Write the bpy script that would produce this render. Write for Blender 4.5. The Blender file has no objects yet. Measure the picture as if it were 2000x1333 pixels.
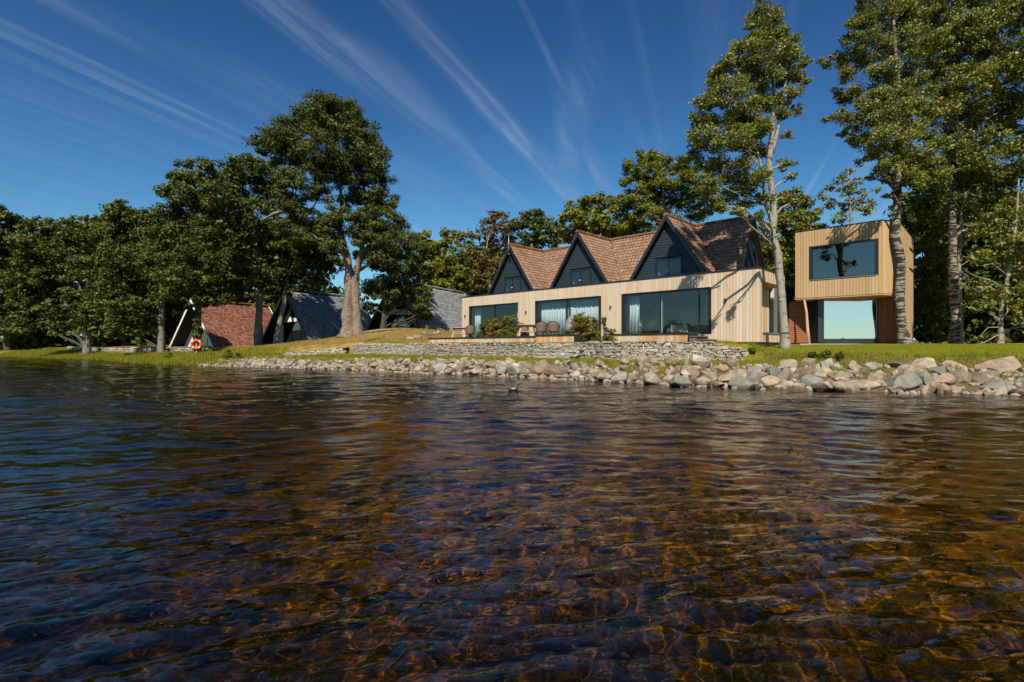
import bpy, math, random
import numpy as np
from mathutils import Vector, Matrix, noise
R = math.radians
rnd = random.Random(7)
sc = bpy.context.scene
COL = sc.collection

# ------------------------------------------------------------------ camera, sky, sun, exposure
FPX, HZ, EYE = 1000.0, 677.0, 1.2          # focal length in photo pixels, horizon row, eye height over the lake
cam_d = bpy.data.cameras.new('camera'); cam = bpy.data.objects.new('camera', cam_d); COL.objects.link(cam)
sc.camera = cam
cam.location = (0, 0, EYE); cam.rotation_euler = (R(90), 0, 0)
cam_d.sensor_width = 36; cam_d.lens = 18; cam_d.shift_y = (HZ - 666.5) / 2000.0
cam_d.clip_start = 0.05; cam_d.clip_end = 6000

SUN_EL, SUN_AZ = 46.0, 186.0
world = bpy.data.worlds.new('World'); sc.world = world; world.use_nodes = True
wn, wl = world.node_tree.nodes, world.node_tree.links
bg = wn['Background']
sky = wn.new('ShaderNodeTexSky'); sky.sky_type = 'NISHITA'; sky.sun_disc = False
sky.sun_elevation = R(SUN_EL); sky.sun_rotation = R(SUN_AZ)
sky.air_density = 1.0; sky.dust_density = 0.15; sky.ozone_density = 3.0; sky.altitude = 0
SKY_STRENGTH = 0.075
def wnode(t, **k):
    n = wn.new(t)
    for a, b in k.items(): setattr(n, a, b)
    return n
def wmath(op, a, b=None, clamp=False):
    n = wnode('ShaderNodeMath', operation=op, use_clamp=clamp)
    for i, v in enumerate((a, b)):
        if v is None: continue
        if isinstance(v, (int, float)): n.inputs[i].default_value = v
        else: wl.new(v, n.inputs[i])
    return n.outputs[0]
gam = wnode('ShaderNodeGamma'); gam.inputs[1].default_value = 1.8
wl.new(sky.outputs[0], gam.inputs[0])
tint = wnode('ShaderNodeMix', data_type='RGBA', blend_type='MULTIPLY'); tint.inputs[0].default_value = 1
ad = wnode('ShaderNodeVectorMath', operation='ADD'); wl.new(gam.outputs[0], ad.inputs[0]); ad.inputs[1].default_value = (40, 40, 40)
dv = wnode('ShaderNodeVectorMath', operation='DIVIDE'); wl.new(gam.outputs[0], dv.inputs[0]); wl.new(ad.outputs[0], dv.inputs[1])
wl.new(dv.outputs[0], tint.inputs[6]); tint.inputs[7].default_value = (40*0.275, 40*0.39, 40*0.40, 1)
# cirrus: a thin sheet of streaks lying parallel to one wind direction
tc = wnode('ShaderNodeTexCoord'); sep = wnode('ShaderNodeSeparateXYZ'); wl.new(tc.outputs['Generated'], sep.inputs[0])
zc = wmath('ADD', wmath('MAXIMUM', sep.outputs[2], 0.0), 0.03)
u_ = wmath('DIVIDE', sep.outputs[0], zc); v_ = wmath('DIVIDE', sep.outputs[1], zc)
wa = math.atan2(0.37, 0.93)
across = wmath('SUBTRACT', wmath('MULTIPLY', u_, math.cos(wa)), wmath('MULTIPLY', v_, math.sin(wa)))
along = wmath('ADD', wmath('MULTIPLY', u_, math.sin(wa)), wmath('MULTIPLY', v_, math.cos(wa)))
def streak(sx, sy, lo, hi, det, rough, off, dist=0.35):
    c = wnode('ShaderNodeCombineXYZ'); wl.new(wmath('MULTIPLY', across, sx), c.inputs[0]); wl.new(wmath('MULTIPLY', along, sy), c.inputs[1])
    c.inputs[2].default_value = off
    n = wnode('ShaderNodeTexNoise'); n.inputs['Scale'].default_value = 1; n.inputs['Detail'].default_value = det
    n.inputs['Roughness'].default_value = rough; n.inputs['Distortion'].default_value = dist
    wl.new(c.outputs[0], n.inputs['Vector'])
    m = wnode('ShaderNodeMapRange', interpolation_type='SMOOTHSTEP'); wl.new(n.outputs[0], m.inputs[0])
    m.inputs[1].default_value = lo; m.inputs[2].default_value = hi
    return m.outputs[0]
def ridge_of(sx, sy, off, lo, det=2.0, dist=0.5):
    c = wnode('ShaderNodeCombineXYZ'); wl.new(wmath('MULTIPLY', across, sx), c.inputs[0]); wl.new(wmath('MULTIPLY', along, sy), c.inputs[1]); c.inputs[2].default_value = off
    n = wnode('ShaderNodeTexNoise'); n.inputs['Scale'].default_value = 1; n.inputs['Detail'].default_value = det; n.inputs['Roughness'].default_value = 0.5; n.inputs['Distortion'].default_value = dist
    wl.new(c.outputs[0], n.inputs['Vector'])
    r = wmath('SUBTRACT', 1.0, wmath('ABSOLUTE', wmath('MULTIPLY', wmath('SUBTRACT', n.outputs[0], 0.5), 2.0)))
    m = wnode('ShaderNodeMapRange', interpolation_type='SMOOTHERSTEP'); wl.new(r, m.inputs[0]); m.inputs[1].default_value = lo; m.inputs[2].default_value = 1.0
    return m.outputs[0]
r1 = ridge_of(2.4, 0.06, 3.1, 0.88, 2.0, 0.9); r2 = ridge_of(1.3, 0.07, 8.3, 0.93, 2.0, 0.9)
s2 = streak(7.0, 0.9, 0.38, 0.66, 8, 0.68, 9.4, 1.2); s3 = streak(0.9, 0.22, 0.44, 0.62, 3, 0.5, 1.7); s4 = streak(1.6, 0.10, 0.42, 0.80, 4, 0.6, 5.5)
wisp = wmath('ADD', wmath('MULTIPLY', wmath('MAXIMUM', r1, r2), wmath('ADD', wmath('MULTIPLY', s2, 0.75), 0.25)), wmath('MULTIPLY', s4, 0.22))
wisp = wmath('MULTIPLY', wmath('MULTIPLY', wisp, wmath('ADD', wmath('MULTIPLY', s3, 0.85), 0.15)), 0.45, True)
fade = wnode('ShaderNodeMapRange'); wl.new(sep.outputs[2], fade.inputs[0]); fade.inputs[1].default_value = 0.02; fade.inputs[2].default_value = 0.22
wisp = wmath('MULTIPLY', wisp, fade.outputs[0])
cl = wnode('ShaderNodeMix', data_type='RGBA'); wl.new(wisp, cl.inputs[0]); wl.new(tint.outputs[2], cl.inputs[6])
cl.inputs[7].default_value = (3.9, 4.8, 6.0, 1)
wl.new(cl.outputs[2], bg.inputs[0]); bg.inputs[1].default_value = SKY_STRENGTH

sd = Vector((math.sin(R(SUN_AZ)) * math.cos(R(SUN_EL)), math.cos(R(SUN_AZ)) * math.cos(R(SUN_EL)), math.sin(R(SUN_EL))))
sun_d = bpy.data.lights.new('sun', 'SUN'); sun_d.energy = 5.0; sun_d.angle = R(0.53); sun_d.color = (1.0, 0.90, 0.76)
sun = bpy.data.objects.new('sun', sun_d); COL.objects.link(sun); sun.rotation_euler = sd.to_track_quat('Z', 'Y').to_euler(); sun.location = (-10, -80, 90)
sun_d.cycles.is_caustics_light = True
vs = sc.view_settings; vs.view_transform = 'Standard'; vs.look = 'None'; vs.exposure = 0.45; vs.gamma = 1; vs.use_curve_mapping = False
cy = sc.cycles
cy.use_denoising = True
cy.max_bounces = 10; cy.diffuse_bounces = 3; cy.glossy_bounces = 3; cy.transmission_bounces = 6; cy.transparent_max_bounces = 12; cy.volume_bounces = 0
cy.sample_clamp_indirect = 6; cy.caustics_reflective = False; cy.caustics_refractive = True

# ------------------------------------------------------------------ small helpers
def P(px, py, Y):
    """place measured in the photograph at distance Y -> metres"""
    return Vector(((px - 1000) / FPX * Y, Y, EYE + (HZ - py) / FPX * Y))

def tag(o, label=None, cat=None, group=None, kind=None):
    if label: o['label'] = label
    if cat: o['category'] = cat
    if group: o['group'] = group
    if kind: o['kind'] = kind
    return o

def mesh_arr(name, v, f, mat=None, smooth=False, tone=None):
    v = np.asarray(v, dtype=np.float32); f = np.asarray(f, dtype=np.int32)
    me = bpy.data.meshes.new(name); n, k = f.shape
    me.vertices.add(len(v)); me.vertices.foreach_set('co', v.ravel())
    me.loops.add(n * k); me.loops.foreach_set('vertex_index', f.ravel())
    me.polygons.add(n); me.polygons.foreach_set('loop_start', np.arange(0, n * k, k, dtype=np.int32))
    if smooth: me.polygons.foreach_set('use_smooth', np.ones(n, dtype=bool))
    if tone is not None:
        a = me.attributes.new('tone', 'FLOAT', 'FACE'); a.data.foreach_set('value', np.asarray(tone, dtype=np.float32))
    me.update(calc_edges=True)
    if mat: me.materials.append(mat)
    return me

class MB:
    """collects shapes for ONE mesh"""
    def __init__(s): s.v = []; s.f = []; s.t = []
    def add(s, vs_, fs_, tone=0.5):
        b = len(s.v); s.v += [tuple(x) for x in vs_]
        for f in fs_: s.f.append(tuple(i + b for i in f)); s.t.append(tone)
    def box(s, x0, x1, y0, y1, z0, z1, tone=0.5, fn=None):
        c = [(x0,y0,z0),(x1,y0,z0),(x1,y1,z0),(x0,y1,z0),(x0,y0,z1),(x1,y0,z1),(x1,y1,z1),(x0,y1,z1)]
        if fn: c = [fn(*p) for p in c]
        s.add(c, [(0,3,2,1),(4,5,6,7),(0,1,5,4),(1,2,6,5),(2,3,7,6),(3,0,4,7)], tone)
    def bar(s, a, b, w, h, up=(0,0,1), tone=0.5):
        a = Vector(a); b = Vector(b); d = (b - a).normalized(); up = Vector(up)
        if abs(d.dot(up)) > 0.98: up = Vector((0, 1, 0))
        x = d.cross(up).normalized() * w / 2; y = x.cross(d).normalized() * h / 2
        c = [a-x-y, a+x-y, a+x+y, a-x+y, b-x-y, b+x-y, b+x+y, b-x+y]
        s.add(c, [(0,3,2,1),(4,5,6,7),(0,1,5,4),(1,2,6,5),(2,3,7,6),(3,0,4,7)], tone)
    def prism(s, poly, d0, d1, fn, tone=0.5):
        """poly of (a,b), extruded from d0 to d1; fn(a,b,d)->xyz"""
        n = len(poly)
        c = [fn(a, b, d0) for a, b in poly] + [fn(a, b, d1) for a, b in poly]
        fs = [tuple(range(n)), tuple(range(2*n-1, n-1, -1))] + [(i, (i+1) % n + n*0, (i+1) % n + n, i + n) for i in range(n)]
        s.add(c, fs, tone)
    def tube(s, pts, rad, n=8, wob=0.0, seed=0, cap=True, tone=0.5):
        pts = [Vector(p) for p in pts]; b = len(s.v); m = len(pts); rg = random.Random(seed)
        if not hasattr(rad, '__len__'): rad = [rad] * m
        side = None
        for i, p in enumerate(pts):
            d = (pts[min(i+1, m-1)] - pts[max(i-1, 0)])
            d = d.normalized() if d.length > 1e-9 else Vector((0,0,1))
            if side is None:
                side = d.cross(Vector((0.3, 1, 0.1))).normalized()
            side = (side - d * side.dot(d)).normalized(); o = d.cross(side)
            for j in range(n):
                a = 2*math.pi*j/n
                r = rad[i] * (1 + wob * (noise.noise(Vector((math.cos(a)*1.6+seed, math.sin(a)*1.6, i*0.45))) * 2))
                s.v.append(tuple(p + (side*math.cos(a) + o*math.sin(a)) * r))
        for i in range(m-1):
            for j in range(n):
                k = (j+1) % n
                s.f.append((b+i*n+j, b+i*n+k, b+(i+1)*n+k, b+(i+1)*n+j)); s.t.append(tone)
        if cap:
            s.f.append(tuple(b+j for j in range(n-1, -1, -1))); s.t.append(tone)
            s.f.append(tuple(b+(m-1)*n+j for j in range(n))); s.t.append(tone)
    def lathe(s, prof, n=12, at=(0,0,0), tone=0.5):
        b = len(s.v); m = len(prof)
        for r, z in prof:
            for j in range(n):
                a = 2*math.pi*j/n; s.v.append((at[0]+r*math.cos(a), at[1]+r*math.sin(a), at[2]+z))
        for i in range(m-1):
            for j in range(n):
                k = (j+1) % n; s.f.append((b+i*n+j, b+i*n+k, b+(i+1)*n+k, b+(i+1)*n+j)); s.t.append(tone)
    def mesh(s, name, mat=None, smooth=False, off=None):
        me = bpy.data.meshes.new(name)
        v = s.v if off is None else [(a-off[0], b-off[1], c-off[2]) for a, b, c in s.v]
        me.from_pydata(v, [], s.f)
        a = me.attributes.new('tone', 'FLOAT', 'FACE'); a.data.foreach_set('value', s.t)
        if smooth: me.polygons.foreach_set('use_smooth', [True]*len(s.f))
        if mat: me.materials.append(mat)
        me.validate(); me.update()
        return me

def link(name, me, parent=None, loc=(0,0,0), rot=0.0, scale=None):
    o = bpy.data.objects.new(name, me); COL.objects.link(o)
    if parent is not None: o.parent = parent
    o.location = loc
    if hasattr(rot, '__len__'): o.rotation_euler = rot
    elif rot: o.rotation_euler = (0, 0, rot)
    if scale is not None: o.scale = scale
    return o
def part(name, mb, mat, root, smooth=False, world=False, label=None, kind=None):
    off = None
    if world and root is not None:
        r = root
        while r.parent is not None: r = r.parent
        off = r.location
    o = link(name, mb.mesh(name, mat, smooth, off), root)
    if label: o['label'] = label
    if kind: o['kind'] = kind
    return o
def empty(name, loc, label, cat, rz=0.0, group=None):
    o = bpy.data.objects.new(name, None); COL.objects.link(o); o.location = loc; o.rotation_euler = (0, 0, rz)
    o.empty_display_size = 0.2
    return tag(o, label, cat, group)
def copy_tree(o, parent=None):
    kids = [c for c in o.children]
    c = o.copy(); COL.objects.link(c); c.parent = parent
    for k in kids: copy_tree(k, c)
    return c

# ------------------------------------------------------------------ materials
class NM:
    def __init__(s, name):
        s.m = bpy.data.materials.new(name); s.m.use_nodes = True; s.n = s.m.node_tree.nodes; s.l = s.m.node_tree.links; s.n.clear()
        s.out = s.n.new('ShaderNodeOutputMaterial')
    def node(s, t, ins=None, **k):
        n = s.n.new(t)
        for a, b in k.items(): setattr(n, a, b)
        for a, b in (ins or {}).items():
            if hasattr(b, 'is_linked') or hasattr(b, 'links'): s.l.new(b, n.inputs[a])
            else: n.inputs[a].default_value = b
        return n
    def coord(s, kind='Object', scale=(1,1,1), rot=(0,0,0), pos=False):
        if pos: src = s.node('ShaderNodeNewGeometry').outputs['Position']
        else: src = s.node('ShaderNodeTexCoord').outputs[kind]
        return s.node('ShaderNodeMapping', {'Vector': src, 'Scale': scale, 'Rotation': rot}).outputs[0]
    def noise(s, vec, scale=5, det=4, rough=0.55, dist=0.0):
        return s.node('ShaderNodeTexNoise', {'Vector': vec, 'Scale': scale, 'Detail': det, 'Roughness': rough, 'Distortion': dist}).outputs[0]
    def ramp(s, fac, stops, interp='LINEAR'):
        n = s.node('ShaderNodeValToRGB', {'Fac': fac}); r = n.color_ramp; r.interpolation = interp
        while len(r.elements) > 1: r.elements.remove(r.elements[0])
        r.elements[0].position = stops[0][0]; r.elements[0].color = (*stops[0][1], 1)
        for p, c in stops[1:]:
            e = r.elements.new(p); e.color = (*c, 1)
        return n.outputs[0]
    def mix(s, fac, a, b, mode='MIX'):
        n = s.node('ShaderNodeMix', data_type='RGBA', blend_type=mode)
        for i, v in ((0, fac), (6, a), (7, b)):
            if hasattr(v, 'links'): s.l.new(v, n.inputs[i])
            else: n.inputs[i].default_value = v if i == 0 else (*v, 1)
        return n.outputs[2]
    def math(s, op, a, b=0.0, clamp=False):
        return s.node('ShaderNodeMath', {0: a, 1: b}, operation=op, use_clamp=clamp).outputs[0]
    def bump(s, h, strength=0.4, dist=0.02):
        return s.node('ShaderNodeBump', {'Height': h, 'Strength': strength, 'Distance': dist}).outputs[0]
    def pbsdf(s, col, rough=0.7, bump=None, metal=0.0, spec=0.3):
        n = s.node('ShaderNodeBsdfPrincipled', {'Roughness': rough, 'Metallic': metal, 'Specular IOR Level': spec})
        if hasattr(col, 'links'): s.l.new(col, n.inputs['Base Color'])
        else: n.inputs['Base Color'].default_value = (*col, 1)
        if bump is not None: s.l.new(bump, n.inputs['Normal'])
        s.l.new(n.outputs[0], s.out.inputs[0]); return s.m
    def objrand(s): return s.node('ShaderNodeObjectInfo').outputs['Random']
    def tone(s): return s.node('ShaderNodeAttribute', attribute_name='tone').outputs['Fac']

M = {}
def plank_mat(name, cols, scale=(9, 9, 1.2)):
    k = NM(name); v = k.coord(pos=True, scale=scale); r = k.objrand()
    base = k.ramp(r, [(i/(len(cols)-1), c) for i, c in enumerate(cols)])
    off = k.node('ShaderNodeVectorMath', {0: v, 1: (0,0,0)}, operation='ADD')
    sc_ = k.node('ShaderNodeCombineXYZ', {0: k.math('MULTIPLY', r, 37.0), 2: k.math('MULTIPLY', r, 91.0)}).outputs[0]
    k.l.new(sc_, off.inputs[1])
    g = k.noise(off.outputs[0], 3.0, 5, 0.6)
    c = k.mix(k.math('MULTIPLY', g, 0.42), base, (0.24, 0.16, 0.09), 'MIX')
    g2 = k.noise(off.outputs[0], 0.35, 2)
    c = k.mix(0.45, c, k.ramp(g2, [(0.3, (0.75, 0.72, 0.68)), (0.7, (1.0, 1.0, 1.0))]), 'MULTIPLY')
    return k.pbsdf(c, 0.75, k.bump(g, 0.25, 0.01))
M['larch'] = plank_mat('weathered_larch', [(0.62,0.48,0.34),(0.66,0.54,0.41),(0.70,0.60,0.48),(0.60,0.50,0.39),(0.68,0.49,0.32),(0.66,0.58,0.48),(0.56,0.49,0.41)])
M['larch_new'] = plank_mat('fresh_larch', [(0.60,0.42,0.24),(0.58,0.28,0.11),(0.60,0.36,0.17),(0.62,0.50,0.34)])
M['larch_annex'] = plank_mat('golden_larch', [(0.52,0.33,0.16),(0.56,0.38,0.20),(0.49,0.32,0.16),(0.57,0.41,0.23)])
M['red_wood'] = plank_mat('red_brown_timber', [(0.30,0.09,0.035),(0.36,0.12,0.05),(0.25,0.075,0.03)], (2, 2, 9))
M['deck_wood'] = plank_mat('dark_deck_board', [(0.10,0.09,0.085),(0.14,0.125,0.11)], (3,3,3))
M['table_wood'] = plank_mat('table_wood', [(0.42,0.27,0.15),(0.50,0.36,0.22)], (6,6,2))
def simple(name, col, rough=0.6, var=0.2, sc_=6, metal=0.0, bump=0.15, spec=0.3):
    k = NM(name); n = k.noise(k.coord(pos=True), sc_, 5)
    c = k.mix(n, tuple(x*(1-var) for x in col), tuple(min(1, x*(1+var)) for x in col))
    M[name] = k.pbsdf(c, rough, k.bump(n, bump, 0.01), metal, spec); return M[name]
simple('backing', (0.02,0.018,0.016), 0.9)
simple('dark_frame', (0.018,0.02,0.024), 0.35, 0.1, spec=0.5)
simple('grey_trim', (0.16,0.17,0.18), 0.5)
simple('white_paint', (0.72,0.72,0.69), 0.5, 0.12)
simple('plaster', (0.55,0.53,0.49), 0.8, 0.08)
simple('room_floor', (0.30,0.22,0.15), 0.5, 0.2)
simple('grey_render', (0.16,0.155,0.15), 0.85, 0.2)
simple('curtain', (0.68,0.66,0.60), 0.9, 0.05)
simple('upholstery', (0.50,0.46,0.37), 0.9, 0.1)
simple('wicker', (0.17,0.12,0.085), 0.7, 0.35, 60, bump=0.5)
simple('chair_rim', (0.035,0.026,0.02), 0.5, 0.3, 40)
simple('metal_pole', (0.30,0.31,0.33), 0.4, 0.1, metal=0.7)
simple('orange_plastic', (0.75,0.10,0.015), 0.4, 0.08)
simple('white_tape', (0.8,0.8,0.78), 0.6, 0.05)
simple('black_screen', (0.01,0.011,0.013), 0.15, spec=0.5)
simple('concrete', (0.42,0.41,0.39), 0.9, 0.15, 9)
simple('purple_pot', (0.06,0.03,0.09), 0.4)
simple('duck_brown', (0.06,0.045,0.035), 0.7, 0.4, 60)
simple('duck_white', (0.45,0.38,0.33), 0.7, 0.1, 60)
# painted boards: blue black
k = NM('navy_board'); v = k.coord(pos=True, scale=(2, 2, 14)); n = k.noise(v, 3, 5); r = k.objrand()
c = k.mix(n, (0.010,0.018,0.026), (0.026,0.040,0.054)); c = k.mix(k.math('MULTIPLY', r, 0.35), c, (0.03,0.045,0.058))
M['navy'] = k.pbsdf(c, 0.55, k.bump(n, 0.3, 0.01), spec=0.35)
def tile_mat(name, stops, lichen, lic=0.6, rough=0.8):
    k = NM(name); t = k.tone(); v = k.coord(pos=True)
    c = k.ramp(t, stops); n = k.noise(v, 7, 6, 0.65); n2 = k.noise(v, 0.9, 3)
    m = k.ramp(n, [(lic-0.05, (0,0,0)), (lic+0.08, (1,1,1))])
    c = k.mix(m, c, lichen); c = k.mix(k.math('MULTIPLY', n2, 0.5), c, tuple(x*0.5 for x in stops[0][1]))
    return k.pbsdf(c, rough, k.bump(n, 0.3, 0.01))
M['tile_brown'] = tile_mat('brown_concrete_tile', [(0,(0.21,0.115,0.070)),(0.5,(0.265,0.15,0.092)),(1,(0.33,0.20,0.125))], (0.40,0.33,0.24), 0.60)
M['tile_red'] = tile_mat('red_clay_tile', [(0,(0.15,0.06,0.038)),(0.5,(0.27,0.105,0.064)),(1,(0.37,0.18,0.11))], (0.33,0.19,0.11), 0.66)
M['slate'] = tile_mat('grey_slate', [(0,(0.17,0.175,0.185)),(0.5,(0.27,0.275,0.28)),(1,(0.36,0.36,0.36))], (0.26,0.26,0.24), 0.70)
M['ridge_tile'] = tile_mat('ridge_tile', [(0,(0.15,0.06,0.035)),(1,(0.26,0.11,0.06))], (0.34,0.30,0.16), 0.58)
def stone_mat(name, cols, lichen=(0.50,0.49,0.40), lic=0.62, sc_=1.0, bump=0.6):
    k = NM(name); tcn = k.node('ShaderNodeTexCoord').outputs['Object']; r = k.objrand()
    off = k.node('ShaderNodeVectorMath', {0: k.coord(pos=True, scale=(sc_,)*3)}, operation='ADD'); k.l.new(k.node('ShaderNodeCombineXYZ', {0: k.math('MULTIPLY', r, 53.0)}).outputs[0], off.inputs[1])
    v = off.outputs[0]
    base = k.ramp(r, [(i/(len(cols)-1), c) for i, c in enumerate(cols)])
    n = k.noise(v, 5, 8, 0.65, 0.6); n2 = k.noise(v, 1.7, 4); fine = k.noise(v, 38, 4, 0.6)
    c = k.mix(k.ramp(n, [(0.40, (0,0,0)), (0.62, (1,1,1))]), k.mix(0.55, base, (0.09,0.07,0.055)), base)
    c = k.mix(k.ramp(n2, [(lic-0.04, (0,0,0)), (lic+0.06, (0.8,0.8,0.8))]), c, lichen)
    c = k.mix(0.5, c, k.ramp(fine, [(0.3, (0.6,0.6,0.6)), (0.7, (1.15,1.12,1.08))]), 'MULTIPLY')
    h = k.math('ADD', k.math('MULTIPLY', n, 1.0), k.math('MULTIPLY', fine, 0.25))
    zw = k.node('ShaderNodeSeparateXYZ', {0: k.node('ShaderNodeNewGeometry').outputs['Position']}).outputs[2]
    wet = k.node('ShaderNodeMapRange', {0: k.math('ADD', zw, k.math('MULTIPLY', n, -0.10)), 1: 0.015, 2: 0.075, 3: 1.0, 4: 0.0}).outputs[0]
    c = k.mix(wet, c, k.mix(1.0, c, (0.30, 0.26, 0.20), 'MULTIPLY'))
    return k.pbsdf(c, 0.85, k.bump(h, bump, 0.05))
M['wall_stone'] = stone_mat('wall_stone', [(0.26,0.235,0.18),(0.44,0.41,0.33),(0.34,0.325,0.27),(0.52,0.48,0.39),(0.34,0.25,0.17),(0.47,0.44,0.36)])
M['rock_cream'] = stone_mat('cream_rock', [(0.40,0.32,0.215),(0.33,0.275,0.20),(0.44,0.365,0.265)], sc_=0.8)
M['rock_pale'] = stone_mat('pale_rock', [(0.38,0.355,0.295),(0.30,0.285,0.24),(0.36,0.325,0.27)], sc_=0.8)
M['rock_green'] = stone_mat('greenish_grey_rock', [(0.16,0.17,0.14),(0.20,0.215,0.18),(0.24,0.24,0.20)], (0.33,0.32,0.25), sc_=0.8)
M['rock_tan'] = stone_mat('tan_rock', [(0.30,0.215,0.145),(0.36,0.265,0.18),(0.27,0.205,0.145)], sc_=0.8)
M['rock_pink'] = stone_mat('pinkish_rock', [(0.27,0.19,0.14),(0.22,0.155,0.12),(0.29,0.22,0.17)], sc_=0.8)
M['rock_brown'] = stone_mat('brown_rock', [(0.17,0.125,0.085),(0.22,0.16,0.11),(0.14,0.11,0.085)], (0.36,0.31,0.22), sc_=0.8)
ROCKS = ['rock_cream','rock_pale','rock_green','rock_tan','rock_pink','rock_brown']
simple('mortar', (0.50,0.46,0.37), 0.95, 0.3, 12, bump=0.5)

def leaf_mat(name, cols, transl=0.35, gloss=0.06, nsc=0.5):
    k = NM(name); t = k.tone(); n = k.noise(k.coord(pos=True), nsc, 3)
    f = k.math('ADD', k.math('MULTIPLY', t, 0.75), k.math('MULTIPLY', n, 0.35), True)
    c = k.ramp(f, [(i/(len(cols)-1), q) for i, q in enumerate(cols)])
    d = k.node('ShaderNodeBsdfDiffuse', {'Color': c})
    tr = k.node('ShaderNodeBsdfTranslucent', {'Color': k.mix(1.0, c, (1.0, 1.05, 0.45), 'MULTIPLY')})
    a = k.node('ShaderNodeMixShader', {0: transl, 1: d.outputs[0], 2: tr.outputs[0]})
    g = k.node('ShaderNodeBsdfGlossy', {'Color': (1.0,0.95,0.62,1), 'Roughness': 0.55})
    b = k.node('ShaderNodeMixShader', {0: gloss, 1: a.outputs[0], 2: g.outputs[0]})
    k.l.new(b.outputs[0], k.out.inputs[0]); return k.m
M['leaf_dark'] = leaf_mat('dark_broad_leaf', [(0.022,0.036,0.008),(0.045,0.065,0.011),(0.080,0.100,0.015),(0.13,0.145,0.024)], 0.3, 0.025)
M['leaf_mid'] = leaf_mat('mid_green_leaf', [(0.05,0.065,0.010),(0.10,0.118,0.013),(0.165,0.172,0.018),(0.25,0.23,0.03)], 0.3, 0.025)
M['needle'] = leaf_mat('pine_needle', [(0.022,0.032,0.009),(0.046,0.060,0.014),(0.082,0.092,0.018),(0.13,0.125,0.026)], 0.12, 0.02)
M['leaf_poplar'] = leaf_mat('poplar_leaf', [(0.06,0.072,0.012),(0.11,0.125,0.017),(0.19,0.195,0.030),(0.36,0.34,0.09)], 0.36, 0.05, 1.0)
M['leaf_yellow'] = leaf_mat('yellow_green_leaf', [(0.05,0.06,0.012),(0.12,0.12,0.018),(0.22,0.17,0.025),(0.30,0.16,0.03)], 0.35, 0.03, 2.0)
M['leaf_autumn'] = leaf_mat('rusty_leaf', [(0.04,0.05,0.014),(0.08,0.075,0.02),(0.13,0.085,0.028),(0.16,0.075,0.03)], 0.25, 0.03)
M['grass'] = leaf_mat('grass_blade', [(0.09,0.11,0.005),(0.17,0.19,0.008),(0.26,0.26,0.014),(0.34,0.29,0.04)], 0.4, 0.03, 0.8)
M['grass_dry'] = leaf_mat('dry_grass_blade', [(0.14,0.13,0.03),(0.24,0.18,0.05),(0.34,0.24,0.08),(0.40,0.29,0.11)], 0.3, 0.02, 0.8)
def bark_mat(name, a, b, spots, sc_=(3,3,0.8), thr=0.60, fine=14):
    k = NM(name); v = k.coord(pos=True, scale=sc_); n = k.noise(v, 6, 6, 0.65, 0.4)
    v2 = k.coord(pos=True, scale=(1.0, 1.0, 4.5)); s_ = k.noise(v2, 2.3, 5, 0.6)
    c = k.mix(n, a, b); c = k.mix(k.ramp(s_, [(thr, (0,0,0)), (thr+0.05, (1,1,1))]), c, spots)
    h = k.noise(k.coord(pos=True, scale=(1,1,0.35)), fine, 6, 0.7, 0.8)
    c = k.mix(0.6, c, k.ramp(h, [(0.35, (0.35,0.33,0.31)), (0.6, (1.1,1.1,1.1))]), 'MULTIPLY')
    return k.pbsdf(c, 0.85, k.bump(h, 0.9, 0.05))
M['bark_pale'] = bark_mat('pale_poplar_bark', (0.27,0.245,0.19), (0.40,0.37,0.30), (0.05,0.045,0.04), thr=0.57)
M['bark_pine'] = bark_mat('pine_bark', (0.17,0.125,0.09), (0.30,0.245,0.19), (0.06,0.04,0.028), (4,4,0.8), 0.58, 7)
M['bark_blotched'] = bark_mat('blotched_bark', (0.24,0.205,0.15), (0.36,0.33,0.27), (0.035,0.03,0.025), thr=0.46)
M['bark_grey'] = bark_mat('grey_bark', (0.16,0.14,0.115), (0.26,0.235,0.20), (0.06,0.05,0.04))
M['bark_dark'] = bark_mat('dark_mossy_bark', (0.05,0.045,0.03), (0.10,0.09,0.06), (0.03,0.03,0.02))

# glass: thin pane, see-through with fresnel reflection
def glass_mat(name, tintc, ior=1.5, boost=1.8, floor=0.0):
    k = NM(name); fc = k.node('ShaderNodeLayerWeight', {'Blend': 0.5}).outputs['Facing']; fr = k.math('ADD', k.math('MULTIPLY', k.math('POWER', fc, 5.0), 0.95), 0.042)
    f = k.math('ADD', k.math('MULTIPLY', fr, boost), floor, True)
    a = k.node('ShaderNodeBsdfTransparent', {'Color': (*tintc, 1)}); b = k.node('ShaderNodeBsdfGlossy', {'Color': (1,0.97,0.95,1), 'Roughness': 0.0})
    m_ = k.node('ShaderNodeMixShader', {0: f, 1: a.outputs[0], 2: b.outputs[0]}); k.l.new(m_.outputs[0], k.out.inputs[0]); return k.m
M['glass'] = glass_mat('window_glass', (0.82,0.88,0.92), 1.5, 1.2, 0.0)
M['glass_dark'] = glass_mat('tinted_window_glass', (0.18,0.22,0.26), 1.5, 1.6, 0.10)
M['glass_mirror'] = glass_mat('mirror_coated_glass', (0.05,0.06,0.07), 1.5, 1.0, 0.66)

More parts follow.
